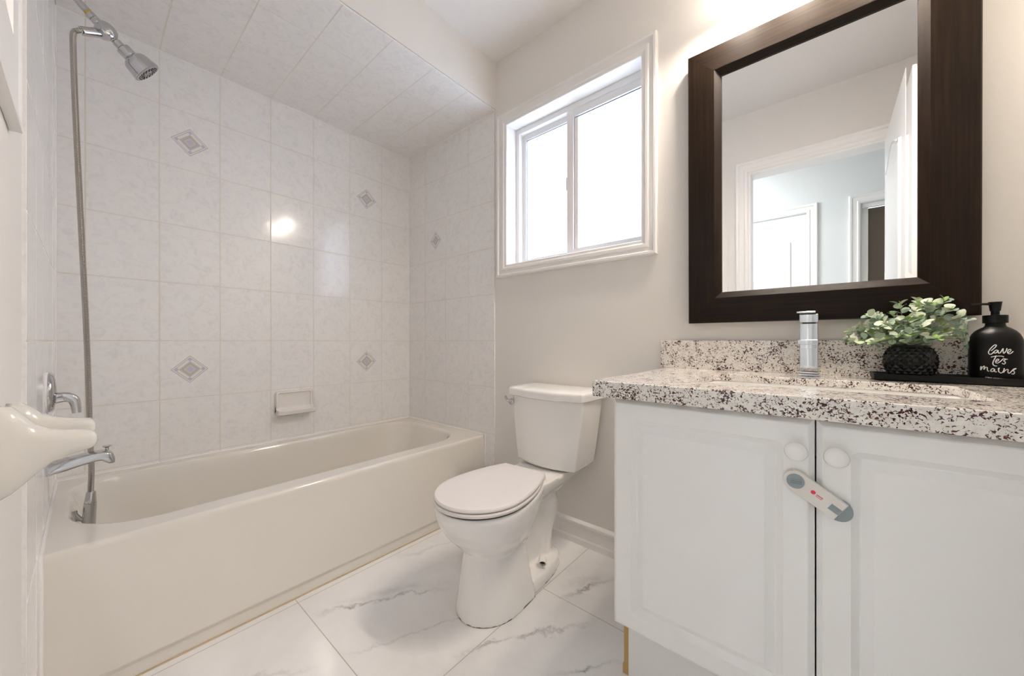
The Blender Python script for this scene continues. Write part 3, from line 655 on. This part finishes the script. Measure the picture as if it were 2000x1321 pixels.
    lathe(bm, [(0.0145, 0.0), (0.0145, 0.005), (0.012, 0.012), (0.007, 0.015), (0.0, 0.0155)], p, (-0.62, -0.78, 0), 20); fl = obj('flush_lever', bm, M_chrome, t)
    bm = BM(); tube(bm, smooth_path([p + Vector((-0.007, -0.010, 0)), p + Vector((-0.018, -0.012, 0.004)), p + Vector((-0.045, 0.004, 0.016))], 5), [0.0055] * 6 + [0.0065] * 5, 12); obj('lever_arm', bm, M_chrome, fl)
build_toilet()

# ------------------------------------------------------------------ vanity cabinet
VX0, VX1, VM = 1.748, 2.530, 2.1385
t = thing('vanity_cabinet', 'white two-door vanity cabinet with raised panels under the granite top', 'cabinet', (2.14, -0.29, 0))
bm = BM()
box(bm, 1.7490, 1.762, -0.555, 0.002, 0.205, 0.764); box(bm, 2.534, 2.547, -0.555, 0.002, 0.205, 0.764); box(bm, 1.762, 2.534, -0.555, 0.002, 0.205, 0.22)
box(bm, 1.7365, 1.7485, -0.478, 0.002, 0.0, 0.205); box(bm, 2.534, 2.547, -0.478, 0.002, 0.0, 0.205);
obj('carcass', bm, M_cabin, t, smooth=0)
bm = BM(); box(bm, 1.7365, 1.7483, -0.4800, -0.478, 0.0, 0.204); box(bm, 1.7330, 1.7365, -0.4802, -0.462, 0.0, 0.026)
obj('board_edge', bm, M_mdf, t, smooth=0)
bm = BM(); box(bm, 1.7486, 2.534, -0.479, -0.465, 0.0, 0.205); obj('toe_kick', bm, M_cab, t, smooth=0)
def vdoor(x0, x1, z0=0.198, z1=0.761, hinge='l'):
    YF = -0.575; bm = BM(); NS, NC = 4, 5; rings = []
    def ring(i, d, r): return [(a, YF + d, b) for a, b in rrect(x0 + i, x1 - i, z0 + i, z1 - i, max(r, 0.0004), NS, NC)]
    prof = [(0.0, 0.018, 0.0), (0.0, 0.0105, 0.0), (0.0012, 0.0088, 0.0), (0.0082, 0.0010, 0.0), (0.0105, 0.0, 0.0), (0.046, 0.0, 0.014), (0.0475, 0.0016, 0.013), (0.052, 0.005, 0.010), (0.057, 0.0100, 0.006), (0.0595, 0.0110, 0.0), (0.061, 0.0105, 0.0), (0.0745, 0.0016, 0.0), (0.077, 0.0008, 0.0)]
    loft(bm, [ring(*p) for p in prof], True, True, True)
    return obj('door', bm, M_cab, t, smooth=0.35)
d1 = vdoor(VX0, VM - 0.0012); d2 = vdoor(VM + 0.0012, VX1)
for d, kx in ((d1, 2.1115), (d2, 2.1665)):
    bm = BM(); lathe(bm, [(0.008, 0.0), (0.0075, 0.008), (0.012, 0.012), (0.0165, 0.017), (0.0175, 0.022), (0.0155, 0.028), (0.010, 0.0315), (0.0, 0.033)], (kx, -0.575, 0.7045), (0, -1, 0), 32); obj('knob', bm, M_knob, d, smooth=3.5)

# child safety latch across the doors
a_ = Vector((2.1105, -0.5755, 0.6480)); b_ = Vector((2.1735, -0.5755, 0.6075)); dl = (b_ - a_).normalized(); dn = Vector((-dl.z, 0, dl.x)); YN = Vector((0, -1, 0))
t = thing('cabinet_latch', 'slanted beige child-safety latch with grey ends across the vanity doors', 'latch', tuple((a_ + b_) / 2))
def lp(u, v, d): return tuple(a_ + dl * u + dn * v + YN * d)
Lh = (b_ - a_).length
def stad(r, u0, u1, sq=True, n=12):
    pts = [(u0 + r * math.cos(PI / 2 + PI * k / n), r * math.sin(PI / 2 + PI * k / n)) for k in range(n + 1)]
    if sq: return pts + [(u1, -r * 0.93), (u1, r * 0.93)]
    return pts + [(u1 + r * math.cos(-PI / 2 + PI * k / n), r * math.sin(-PI / 2 + PI * k / n)) for k in range(n + 1)]
bm = BM(); prism(bm, [(u, v) for u, v in stad(0.0185, Lh - 0.004, Lh - 0.0039, False)], lp, 0.0002, 0.007); obj('adhesive_base', bm, M_lgrey, t, smooth=0.6)
bm = BM(); prism(bm, stad(0.0196, 0.0, 0.004, False), lp, 0.0002, 0.006); obj('adhesive_base', bm, M_lbody, t, smooth=0.6)
bm = BM(); loft(bm, [[lp(u, v, d) for u, v in stad(0.0192 - i, 0.0, Lh - 0.001 - i)] for i, d in ((0, 0.006), (0, 0.0105), (0.0012, 0.012))]); obj('strap', bm, M_lbody, t, smooth=0.5)
bm = BM(); circ = [(0.0132 * math.cos(2 * PI * k / 28), 0.0132 * math.sin(2 * PI * k / 28)) for k in range(28)]; prism(bm, circ, lp, 0.012, 0.0135)
for q in (-0.0035, 0.0, 0.0035): tube(bm, [tuple(Vector(lp(0.001, 0, 0.0135)) + Vector((-0.008, 0, q))), tuple(Vector(lp(0.001, 0, 0.0135)) + Vector((0.008, 0, q)))], 0.0011, 8)
obj('release_button', bm, M_lgrey, t, smooth=0.6)
bm = BM(); prism(bm, [(Lh - 0.018, -0.0065), (Lh - 0.002, -0.0065), (Lh - 0.002, 0.0045), (Lh - 0.018, 0.0045)], lp, 0.0118, 0.0125); obj('hook_tab', bm, M_lgrey, t, smooth=0)
bm = BM(); prism(bm, [(0.0285 + 0.0036 * math.cos(2 * PI * k / 18), 0.0020 + 0.0036 * math.sin(2 * PI * k / 18)) for k in range(18)], lp, 0.0119, 0.01215)
for row, n_, h_ in ((0.0032, 7, 0.0021), (0.0008, 8, 0.0011)):
    for k in range(n_):
        u0 = 0.0345 + 0.0100 * k / n_ - 0.0; v0 = row - 0.0022
        prism(bm, [(u0, v0), (u0 + 0.0010, v0), (u0 + 0.0010, v0 + h_), (u0, v0 + h_)], lp, 0.0119, 0.01215)
obj('red_logo', bm, M_red_print, t, smooth=0)

# ------------------------------------------------------------------ countertop, backsplash and sink
CT, CB = 0.805, 0.7655; cx0, cx1, cy0, cy1 = 1.701, XR - 0.002, -0.595, 0.004; hx0, hx1, hy0, hy1 = 1.897, 2.372, -0.455, -0.188
top = thing('countertop', 'cream granite countertop with burgundy specks and a low backsplash', 'countertop', (2.14, -0.30, CB))
bm = BM(); NS, NC = 4, 4
def ro(i, z, r): return [(a, b, z) for a, b in rrect(cx0 + i, cx1 - i, cy0 + i, cy1 - i, r, NS, NC)]
def ri(i, z): return [(a, b, z) for a, b in rrect(hx0 - i, hx1 + i, hy0 - i, hy1 + i, 0.022, NS, NC)]
SB = 0.7865
loft(bm, [ri(0, SB), ro(0.030, SB, 0.004), ro(0.030, CB, 0.004), ro(0, CB, 0.004), ro(0, CT - 0.003, 0.004), ro(0.001, CT - 0.001, 0.004), ro(0.003, CT, 0.004), ri(0.0025, CT), ri(0.0005, CT - 0.001), ri(0, CT - 0.003), ri(0, SB)], True, False, False)
obj('slab', bm, M_granite, top, smooth=0.5)
bm = BM(); box(bm, 1.680, cx1, -0.016, 0.004, CT, 0.9065); obj('backsplash', bm, M_granite, top, bevel=0.0015)
t = thing('sink', 'white undermount rectangular sink set into the granite', 'sink', (2.135, -0.32, 0.62))
bm = BM()
def rs(i, z, r): return [(a, b, z) for a, b in rrect(hx0 - 0.004 + i, hx1 + 0.004 - i, hy0 - 0.004 + i, hy1 + 0.004 - i, r, NS, NC)]
loft(bm, [rs(-0.02, SB - 0.012, 0.03), rs(-0.02, SB - 0.0005, 0.03), rs(0.0, SB - 0.0005, 0.026), rs(0.003, SB - 0.004, 0.026), rs(0.010, SB - 0.06, 0.03), rs(0.03, SB - 0.12, 0.045), rs(0.07, SB - 0.14, 0.05)], True, False, True); obj('basin', bm, M_porc, t, smooth=0.8)
bm = BM(); lathe(bm, [(0.024, 0.0), (0.024, 0.003), (0.016, 0.004), (0.014, 0.001), (0.0, 0.001)], (2.135, -0.32, SB - 0.140), (0, 0, 1), 24); obj('sink_drain', bm, M_chrome, t)

# faucet
FX, FY = 2.1175, -0.078
t = thing('faucet', 'square chrome single-hole faucet behind the sink', 'tap', (FX, FY, CT))
bm = BM(); box(bm, FX - 0.0245, FX + 0.0245, FY - 0.0255, FY + 0.0245, CT, CT + 0.006); box(bm, FX - 0.0225, FX + 0.0225, FY - 0.0235, FY + 0.0225, CT + 0.006, CT + 0.013); obj('base_plate', bm, M_chrome, t, bevel=0.0015)
bm = BM(); box(bm, FX - 0.0205, FX + 0.0205, FY - 0.0215, FY + 0.0205, CT + 0.013, 0.955); obj('body', bm, M_chrome, t, bevel=0.002)
bm = BM(); box(bm, FX - 0.0215, FX + 0.0215, FY - 0.11, FY - 0.020, 0.8955, 0.9085); sp = obj('spout', bm, M_chrome, t, bevel=0.0015)
bm = BM(); box(bm, FX - 0.0165, FX + 0.0165, FY - 0.108, FY - 0.026, 0.884, 0.8958); obj('spout_channel', bm, M_chrome, sp, bevel=0.001)
bm = BM(); box(bm, FX - 0.0212, FX + 0.0212, FY - 0.0222, FY + 0.0212, 0.957, 0.982); lathe(bm, [(0.016, 0.0), (0.016, 0.004)], (FX, FY, 0.954), (0, 0, 1), 16); hl = obj('handle', bm, M_chrome, t, bevel=0.002)
bm = BM(); box(bm, FX - 0.026, FX + 0.016, FY - 0.060, FY + 0.018, 0.9825, 0.9875); obj('lever_plate', bm, M_chrome, hl, bevel=0.0015)

# black tray, plant and soap bottle
t = thing('vanity_tray', 'long shallow black tray on the countertop against the backsplash', 'tray', (2.40, -0.075, CT))
bm = BM(); tx0, tx1, ty0, ty1 = 2.247, 2.566, -0.127, -0.022
def tr(i, z): return [(a, b, z) for a, b in ((tx0 + i, ty0 + i), (tx1 - i, ty0 + i), (tx1 - i, ty1 - i), (tx0 + i, ty1 - i))]
loft(bm, [tr(0.004, CT + 0.0002), tr(0.0005, CT + 0.003), tr(0, CT + 0.0170), tr(0.005, CT + 0.0170), tr(0.0065, CT + 0.006)], True, True, True); obj('tray_body', bm, M_tray, t, smooth=0, bevel=0.0006)

PX, PY, PZ = 2.3155, -0.0745, CT + 0.006
t = thing('potted_plant', 'artificial eucalyptus in a round black quilted pot on the tray', 'plant', (PX, PY, PZ))
bm = BM(); NK, NJ = 18, 11
def pot_r(s_): return 0.0465 * math.cos(-1.02 + 1.98 * s_) ** 0.85
def pot_z(s_): return PZ + 0.0425 + 0.0485 * math.sin(-1.02 + 1.98 * s_) / math.sin(1.02) * 0.875
def pot_p(u, s_, dr_): a = 2 * PI * u / NK; r2 = pot_r(s_) + dr_; return (PX + r2 * math.cos(a), PY + r2 * math.sin(a), pot_z(s_))
s0, s1 = 0.03, 0.94
V = [[bm.verts.new(pot_p(k + 0.5 * (j % 2), s0 + (s1 - s0) * j / NJ, 0.0)) for k in range(NK)] for j in range(NJ + 1)]
for j in range(NJ + 1):
    for k in range(NK):
        l_, r_ = V[j][k], V[j][(k + 1) % NK]; kk = (k + (j % 2)) % NK
        pk = bm.verts.new(pot_p(k + 0.5 * (j % 2) + 0.5, s0 + (s1 - s0) * j / NJ, 0.0038 if 0 < j < NJ else 0.0006))
        if j < NJ: t_ = V[j + 1][kk]; bm.faces.new((l_, pk, t_)); bm.faces.new((pk, r_, t_))
        if j > 0: b_ = V[j - 1][kk]; bm.faces.new((b_, pk, l_)); bm.faces.new((b_, r_, pk))
rt = pot_r(s1)
lathe(bm, [(pot_r(0) * 0.98, pot_z(0) - PZ), (pot_r(s0) - 0.0003, pot_z(s0) - PZ)], (PX, PY, PZ), (0, 0, 1), 72)
lathe(bm, [(rt - 0.0006, pot_z(s1) - PZ - 0.001), (rt + 0.0008, pot_z(s1) - PZ), (rt - 0.0006, pot_z(1.0) - PZ), (rt - 0.005, pot_z(1.0) - PZ), (rt - 0.006, pot_z(1.0) - PZ - 0.012)], (PX, PY, PZ), (0, 0, 1), 72)
obj('pot', bm, M_pot, t, smooth=0)
bm = BM(); zt = PZ + 0.0425 + 0.0485 * math.sin(0.96) / math.sin(1.02) * 0.875
lathe(bm, [(0.024, 0.0), (0.018, 0.004), (0.0, 0.006)], (PX, PY, zt - 0.010), (0, 0, 1), 20); obj('moss', bm, M_soil, t)
rnd = random.Random(11)
def leaf(bm, base, d, up, L, W):
    d = d.normalized(); s = d.cross(up).normalized(); n_ = s.cross(d).normalized(); g = []
    prof = [(0.0, 0.06), (0.12, 0.5), (0.35, 0.92), (0.58, 1.0), (0.80, 0.78), (0.94, 0.40), (1.0, 0.05)]
    for q, w in prof:
        c = base + d * (L * q) + n_ * (0.10 * L * math.sin(PI * q))
        g.append([bm.verts.new(c + s * (W * w * e) + n_ * (0.16 * W * e * e * w)) for e in (-1, -0.45, 0.45, 1)])
    for a, b in zip(g, g[1:]):
        for i in range(3): bm.faces.new((a[i], a[i + 1], b[i + 1], b[i])).material_index = 1
sprigs = []
for k in range(36):
    az = 2 * PI * k / 36 * 1.0 + rnd.uniform(-0.25, 0.25); el = rnd.choice((0.25, 0.5, 0.8, 1.1, 1.35)) + rnd.uniform(-0.1, 0.1)
    sprigs.append((az, el, rnd.uniform(0.075, 0.105)))
sprigs += [(PI * 1.02, 0.42, 0.108), (PI * 0.97, 0.28, 0.105), (PI * 1.1, 0.18, 0.10), (0.02, 0.35, 0.112), (-0.05, 0.5, 0.118), (-0.1, 0.15, 0.108), (0.25, 1.15, 0.122), (1.2, 1.25, 0.118), (-0.5, 1.0, 0.105), (-1.4, 0.7, 0.085), (-1.9, 0.4, 0.08), (-1.2, 0.3, 0.085)]
for az, el, L in sprigs:
    if PY + L * math.cos(el) * math.sin(az) > -0.03: L *= 0.62 if el < 1.0 else 0.9
    bm = BM(); p0 = Vector((PX + 0.012 * math.cos(az), PY + 0.012 * math.sin(az), zt - 0.008))
    dirn = Vector((math.cos(el) * math.cos(az), math.cos(el) * math.sin(az), math.sin(el)))
    p3 = p0 + dirn * L + Vector((0, 0, 0.010 - 0.012 * math.cos(el)))
    P = smooth_path([p0, p0 + Vector((dirn.x * 0.3, dirn.y * 0.3, 0.55)) * (L * 0.38), p0 + dirn * (L * 0.68) + Vector((0, 0, 0.012)), p3], 5)
    tube(bm, P, 0.0008, 5)
    n = len(P)
    for i in range(3, n, 2):
        tg = (P[min(i + 1, n - 1)] - P[i - 1]).normalized(); side = tg.cross(Vector((0, 0, 1)))
        side = side.normalized() if side.length > 0.1 else Vector((math.sin(az), -math.cos(az), 0)); q = rnd.uniform(-0.7, 0.7) + (0.9 if (i // 2) % 2 else 0)
        side = Matrix.Rotation(q, 3, tg) @ side
        for s_ in (-1, 1):
            ld = (side * s_ + tg * rnd.uniform(0.25, 0.7) + Vector((0, 0, rnd.uniform(0.0, 0.35)))).normalized()
            sz = rnd.uniform(0.78, 1.15)
            up = (Vector((rnd.uniform(-0.5, 0.5) - 0.15, rnd.uniform(-0.9, 0.2), 0.9))).normalized()
            leaf(bm, P[i] + ld * 0.0012, ld, up, 0.0185 * sz, 0.0092 * sz)
    leaf(bm, P[-1], (P[-1] - P[-2]), Vector((0, -0.3, 1)).normalized(), 0.014, 0.0055)
    for v_ in bm.verts:
        if v_.co.y > -0.048: v_.co.y = -0.048 + (v_.co.y + 0.048) * 0.06
        if v_.co.x > 2.396: v_.co.x = 2.396 + (v_.co.x - 2.396) * (0.25 if v_.co.z < 0.955 else 0.55)
    obj('sprig', bm, [M_stem, M_leaf], t, smooth=0.9)

BX, BY, BZ, BR = 2.4495, -0.0735, CT + 0.0062, 0.0392
t = thing('soap_dispenser', 'matte black soap bottle with white script lettering and a pump, on the tray', 'soap dispenser', (BX, BY, BZ))
prof = [(0.036, 0.0), (BR, 0.004), (BR, 0.087), (0.0388, 0.094), (0.0372, 0.102), (0.0340, 0.110), (0.0290, 0.117), (0.0225, 0.1225), (0.0170, 0.126), (0.0150, 0.129), (0.0145, 0.133), (0.0145, 0.150)]
bm = BM(); lathe(bm, prof, (BX, BY, BZ), (0, 0, 1), 56); bo = obj('bottle', bm, M_black, t, smooth=0.8)
bm = BM(); lathe(bm, [(0.016, 0.1345), (0.0185, 0.135), (0.0185, 0.1525), (0.0175, 0.153), (0.0085, 0.1535), (0.0065, 0.154), (0.0065, 0.164)], (BX, BY, BZ), (0, 0, 1), 40); pc = obj('pump_collar', bm, M_black, t, smooth=0.6)
bm = BM(); lathe(bm, [(0.0072, 0.1625), (0.0078, 0.163), (0.0098, 0.1815), (0.0104, 0.182), (0.0104, 0.1835), (0.0, 0.184)], (BX, BY, BZ), (0, 0, 1), 28)
nd = Vector((-0.90, -0.42, 0)).normalized(); tube(bm, [Vector((BX, BY, BZ + 0.1785)), Vector((BX, BY, BZ + 0.179)) + nd * 0.02, Vector((BX, BY, BZ + 0.1785)) + nd * 0.044], [0.003, 0.0026, 0.0022], 10); obj('pump_head', bm, M_black, t, smooth=0.6)
# lettering traced as pen strokes; u to the right and v upward in metres on the bottle face
PXM, PZM = 6.3e-5, 1.033e-4      # metres per traced unit, across and up
strokes = [
 [(452,430),(500,390),(555,335),(560,305),(525,305),(470,350),(420,410),(395,460),(410,500),(450,505),(495,470),(520,440)],
 [(600,425),(565,412),(525,440),(515,472),(545,480),(580,450),(605,420),(600,455),(615,480),(650,468)],
 [(650,468),(680,420),(706,378),(704,430),(718,482),(748,455),(775,415),(788,372)],
 [(790,470),(830,455),(865,420),(860,395),(830,400),(800,435),(805,475),(840,490),(880,470),(915,435)],
 [(450,570),(490,555),(560,545),(640,540),(690,545),(718,560)],
 [(560,530),(535,590),(500,660),(490,710),(505,740),(540,757),(578,755)],
 [(545,660),(590,650),(615,620),(600,605),(570,620),(550,660),(560,690),(600,690),(650,655),(690,615)],
 [(690,615),(720,595),(770,605),(800,605),(760,610),(720,640),(745,660),(750,690),(725,712),(700,705),(685,690)],
 [(222,855),(225,800),(235,780),(232,830),(225,862),(255,810),(285,775),(305,770),(300,820),(295,845),(325,805),(350,790),(370,800),(370,840),(385,875),(410,870)],
 [(525,830),(490,815),(455,840),(445,870),(470,885),(505,865),(530,830),(525,860),(540,885),(575,880)],
 [(600,825),(625,795),(610,840),(620,885),(645,890)],
 [(640,900),(665,905),(700,880),(725,830),(730,800),(715,870),(710,895),(745,850),(785,825),(810,830),(805,870),(820,905),(850,895)],
 [(850,895),(890,850),(930,810),(975,800),(930,830),(905,850),(935,865),(940,900),(910,922),(885,910)],
]
camv = Vector((2.15 - BX, -1.4328 - BY, 0)).normalized(); a0 = math.atan2(camv.y, camv.x)
def onbottle(px, py, d=0.0002):
    u = (px - 540.0) * PXM; z = CT + 0.019 + (1000.0 - py) * PZM
    ph = math.asin(max(-0.95, min(0.95, u / BR))); r = BR + d
    return Vector((BX + r * math.cos(a0 + ph), BY + r * math.sin(a0 + ph), z))
bm = BM()
for s in strokes:
    P = smooth_path([(a, b, 0) for a, b in s], 4); tube(bm, [onbottle(p.x, p.y) for p in P], [0.00085] * len(P), 6)
for k in range(22):
    if k == 6: continue
    x_ = 335 + 23 * k; tube(bm, [onbottle(x_, 1008 + k * 1.4), onbottle(x_ + 13, 1009 + k * 1.4)], 0.00045, 5); tube(bm, [onbottle(x_ + (k % 3) * 5, 1000 + k * 1.4), onbottle(x_ + (k % 3) * 5, 1020 + k * 1.4)], 0.0004, 5)
obj('lettering', bm, M_white_print, bo, smooth=1.5)

# ------------------------------------------------------------------ big mirror over the vanity
t = thing('vanity_mirror', 'large mirror in a wide dark brown wooden frame over the vanity', 'mirror', (2.111, 0.004, 0.966))
mx0, mx1, mz0, mz1 = 1.7815, 2.4400, 0.9680, 1.9135
def mbar(name, side, m):
    bm = BM(); prof = [(0.0, 0.0), (0.0, 0.026), (0.003, 0.029), (0.080, 0.033), (0.084, 0.033), (0.104, 0.020), (0.104, 0.004)]
    c = [(mx0, mz0), (mx1, mz0), (mx1, mz1), (mx0, mz1)]; sg = [(1, 1), (-1, 1), (-1, -1), (1, -1)]
    i, j = side, (side + 1) % 4
    loft(bm, [[(c[q][0] + sg[q][0] * a, -b, c[q][1] + sg[q][1] * a) for a, b in prof] for q in (i, j)], True, True, True)
    return obj(name, bm, m, t, smooth=0.2)
for nm, s_, m_ in (('bottom_rail', 0, M_wood_h), ('right_stile', 1, M_wood_v), ('top_rail', 2, M_wood_h), ('left_stile', 3, M_wood_v)): mbar(nm, s_, m_)
bm = BM(); gx0, gx1, gz0, gz1 = mx0 + 0.1025, mx1 - 0.1025, mz0 + 0.1025, mz1 - 0.1025; bv = 0.022
A = [(gx0, -0.0153, gz0), (gx1, -0.0153, gz0), (gx1, -0.0153, gz1), (gx0, -0.0153, gz1)]; B = [(gx0 + bv, -0.01503, gz0 + bv), (gx1 - bv, -0.01503, gz0 + bv), (gx1 - bv, -0.01503, gz1 - bv), (gx0 + bv, -0.01503, gz1 - bv)]
loft(bm, [[(a, -0.010, c) for a, b, c in A], A, B], True, True, True); obj('glass', bm, M_mirror, t, smooth=0)
t.rotation_euler = (math.radians(0.55), 0, 0)

# vanity light bar above the mirror (just above the frame of the photograph)
t = thing('vanity_light', 'three-shade vanity light bar above the mirror', 'wall lamp', (2.10, 0.006, 2.12))
bm = BM(); box(bm, 1.90, 2.30, -0.022, 0.006, 2.125, 2.185); obj('back_plate', bm, M_chrome, t, bevel=0.004)
for k, x in enumerate((1.93, 2.10, 2.27)):
    ap = Vector((x, -0.105, 2.165)); la = Vector((0, -0.28, -0.96)).normalized()
    bm = BM(); tube(bm, smooth_path([(x, -0.02, 2.155), (x, -0.06, 2.190), (x, -0.092, 2.188), ap + la * 0.004], 5), 0.007, 12); arm = obj('arm', bm, M_chrome, t)
    bm = BM(); lathe(bm, [(0.014, 0.0), (0.030, 0.006), (0.043, 0.028), (0.052, 0.064), (0.058, 0.100), (0.056, 0.100), (0.050, 0.064), (0.041, 0.030), (0.028, 0.010), (0.012, 0.004)], ap, la, 24); obj('shade', bm, M_shade, arm, smooth=1.5)
    bm = BM(); lathe(bm, [(0.0, 0.006), (0.012, 0.010), (0.013, 0.028), (0.022, 0.045), (0.0275, 0.062), (0.026, 0.078), (0.016, 0.090), (0.0, 0.094)], ap, la, 20); obj('bulb', bm, M_bulb, arm, smooth=1.5)

# ------------------------------------------------------------------ doorway, bathroom door and hall seen in the mirror
DC = [(0, 0), (0, 0.016), (0.006, 0.020), (0.018, 0.018), (0.024, 0.012), (0.050, 0.010), (0.056, 0.014), (0.066, 0.012), (0.072, 0.007), (0.075, 0.0)]
dr = sroot('door_1', 'bathroom doorway casing and jamb', 'door frame')
casing('casing', dr, DX0 - 0.075, DX1 + 0.075, 0.0, DZ + 0.075, YL, 1, DC, M_trim, False)
casing('casing', dr, DX0 - 0.075, DX1 + 0.075, 0.0, DZ + 0.075, -1.633, -1, DC, M_trim, False)
bm = BM()
for b in ((DX0, DX0 + 0.012, -1.633, YL, 0, DZ), (DX1 - 0.012, DX1, -1.633, YL, 0, DZ), (DX0 + 0.012, DX1 - 0.012, -1.633, YL, DZ - 0.012, DZ)): box(bm, *b)
obj('jamb', bm, M_trim, dr, smooth=0)
def arched(x0, x1, z0, z1, rise, n=16):
    pts = [(x0, z0), (x1, z0), (x1, z1)]
    for k in range(1, n): s = k / n; pts.append((x1 + (x0 - x1) * s, z1 + rise * (0.5 - 0.5 * math.cos(2 * PI * s))))
    pts.append((x0, z1)); return pts
def panel_relief(bm, poly, fn):
    # moulded groove and raised field around a panel outline
    cxm = sum(p[0] for p in poly) / len(poly); czm = sum(p[1] for p in poly) / len(poly)
    w = max(p[0] for p in poly) - min(p[0] for p in poly); h = max(p[1] for p in poly) - min(p[1] for p in poly)
    def ins(i): return [(cxm + (a - cxm) * (1 - 2 * i / w), czm + (b - czm) * (1 - 2 * i / h)) for a, b in poly]
    loft(bm, [[fn(a, b, d) for a, b in ins(i)] for i, d in ((0, 0.0), (0.006, 0.009), (0.016, 0.009), (0.024, 0.001), (0.034, 0.001), (0.050, 0.007), (0.056, 0.0072))], True, False, True)
def door_leaf(name, label, W, H, fn, group=None, knob_u=None):
    d = thing(name, label, 'door', fn(0, 0, 0)); bm = BM()
    loft(bm, [[fn(u, v, dd) for u, v in ((0, 0.008), (W, 0.008), (W, H), (0, H))] for dd in (-0.0175, 0.0175)])
    obj('leaf', bm, M_doorp, d, smooth=0)
    for sg in (1, -1):
        for (a, b, c, e, r) in ((0.11, W - 0.11, 0.95, H - 0.23, 0.075), (0.11, W - 0.11, 0.16, 0.80, 0.0)):
            bm = BM(); panel_relief(bm, arched(a, b, c, e, r), lambda u, v, q, s=sg: fn(u, v, s * (0.0175 + q))); obj('panel', bm, M_doorp, d, smooth=0.4)
        if knob_u is not None:
            bm = BM(); o_ = Vector(fn(knob_u, 0.97, sg * 0.0175)); ax = Vector(fn(knob_u, 0.97, sg * 0.05)) - o_
            lathe(bm, [(0.030, 0.0), (0.030, 0.006), (0.012, 0.010), (0.011, 0.03), (0.024, 0.038), (0.028, 0.050), (0.022, 0.062), (0.0, 0.066)], o_, ax, 24); obj('door_knob', bm, M_chrome, d)
    return d
door_leaf('bathroom_door', 'white arched-panel door standing open beside the vanity, its edge seen in the mirror', 0.735, 1.992, lambda u, v, d: (2.425 - 0.010 * u - d, -1.496 + u, v), knob_u=0.675)
# hall
HY = -2.79
H2a, H2b, H3a, H3b = 1.31, 2.035, 2.385, 3.10
for b, lb in (((0.3, H2a, HY - 0.12, HY, 0, ZC), 'hall wall left of the closed hall door'), ((H2b, H3a, HY - 0.12, HY, 0, ZC), 'hall wall between the two hall doors'), ((H3b, 4.2, HY - 0.12, HY, 0, ZC), 'hall wall beyond the dark opening'), ((H2a, H2b, HY - 0.12, HY, 1.99, ZC), 'hall wall above the closed hall door'), ((H3a, H3b, HY - 0.12, HY, 1.99, ZC), 'hall wall above the dark opening')):
    bm = BM(); box(bm, *b); struct('wall_hall', bm, M_hallwall, lb, 'wall', smooth=0)
bm = BM(); box(bm, 0.18, 0.3, HY - 0.12, -1.633, 0, ZC); box(bm, 4.2, 4.3, HY - 0.12, -1.633, 0, ZC); box(bm, XR, 4.2, -1.75, -1.633, 0, ZC)
struct('wall_hall_end', bm, M_hallwall, 'end walls of the hall', 'wall', smooth=0)
bm = BM(); box(bm, 0.18, 4.3, HY - 0.12, -1.633, ZC, ZC + 0.08); struct('ceiling_hall', bm, M_ceil, 'hall ceiling', 'ceiling', smooth=0)
d2_ = sroot('door_2', 'casing of the closed white hall door', 'door frame'); casing('casing', d2_, H2a - 0.075, H2b + 0.075, 0.0, 2.065, HY, 1, DC, M_trim, False)
d3_ = sroot('door_3', 'casing of the dark hall opening', 'door frame'); casing('casing', d3_, H3a - 0.075, H3b + 0.075, 0.0, 2.065, HY, 1, DC, M_trim, False)
bm = BM(); box(bm, H3a - 0.0, H3a + 0.045, HY - 0.10, HY - 0.05, 0, 1.99); box(bm, H3a, H3b, HY - 0.05, HY - 0.02, 1.955, 1.99); obj('stop', bm, M_trim, d3_, smooth=0)
hdoor = door_leaf('hall_door', 'closed white arched-panel door across the hall, seen in the mirror', H2b - H2a - 0.006, 1.985, lambda u, v, d: (H2a + 0.003 + u, HY - 0.028 + d, v), knob_u=0.06)
for zz in (0.22, 1.05, 1.76):
    bm = BM(); lathe(bm, [(0.006, 0.0), (0.006, 0.09)], (H2b - 0.004, HY - 0.006, zz), (0, 0, 1), 10); obj('hinge', bm, M_trim, hdoor)
bm = BM(); box(bm, H3a + 0.045, H3b, HY - 0.10, HY - 0.06, 0.008, 1.955); tag(obj('closet_door', bm, M_closet, origin=(2.75, HY - 0.08, 0.008), smooth=0), 'dark brown door filling the hall opening, seen in the mirror', 'door')
t = thing('hall_fill_light', 'unseen round light added to stand in for hall daylight', 'fill light', (1.15, -2.2, ZC))  # added light, out of view, in place of daylight in the hall
bm = BM(); lathe(bm, [(0.20, 0.0), (0.20, 0.03), (0.19, 0.035)], (1.15, -2.2, ZC), (0, 0, -1), 32); obj('fill_ring', bm, M_trim, t)
bm = BM(); lathe(bm, [(0.188, 0.030), (0.17, 0.055), (0.10, 0.075), (0.0, 0.08)], (1.15, -2.2, ZC), (0, 0, -1), 32); obj('fill_disc', bm, M_hall_fill, t, smooth=1.5)
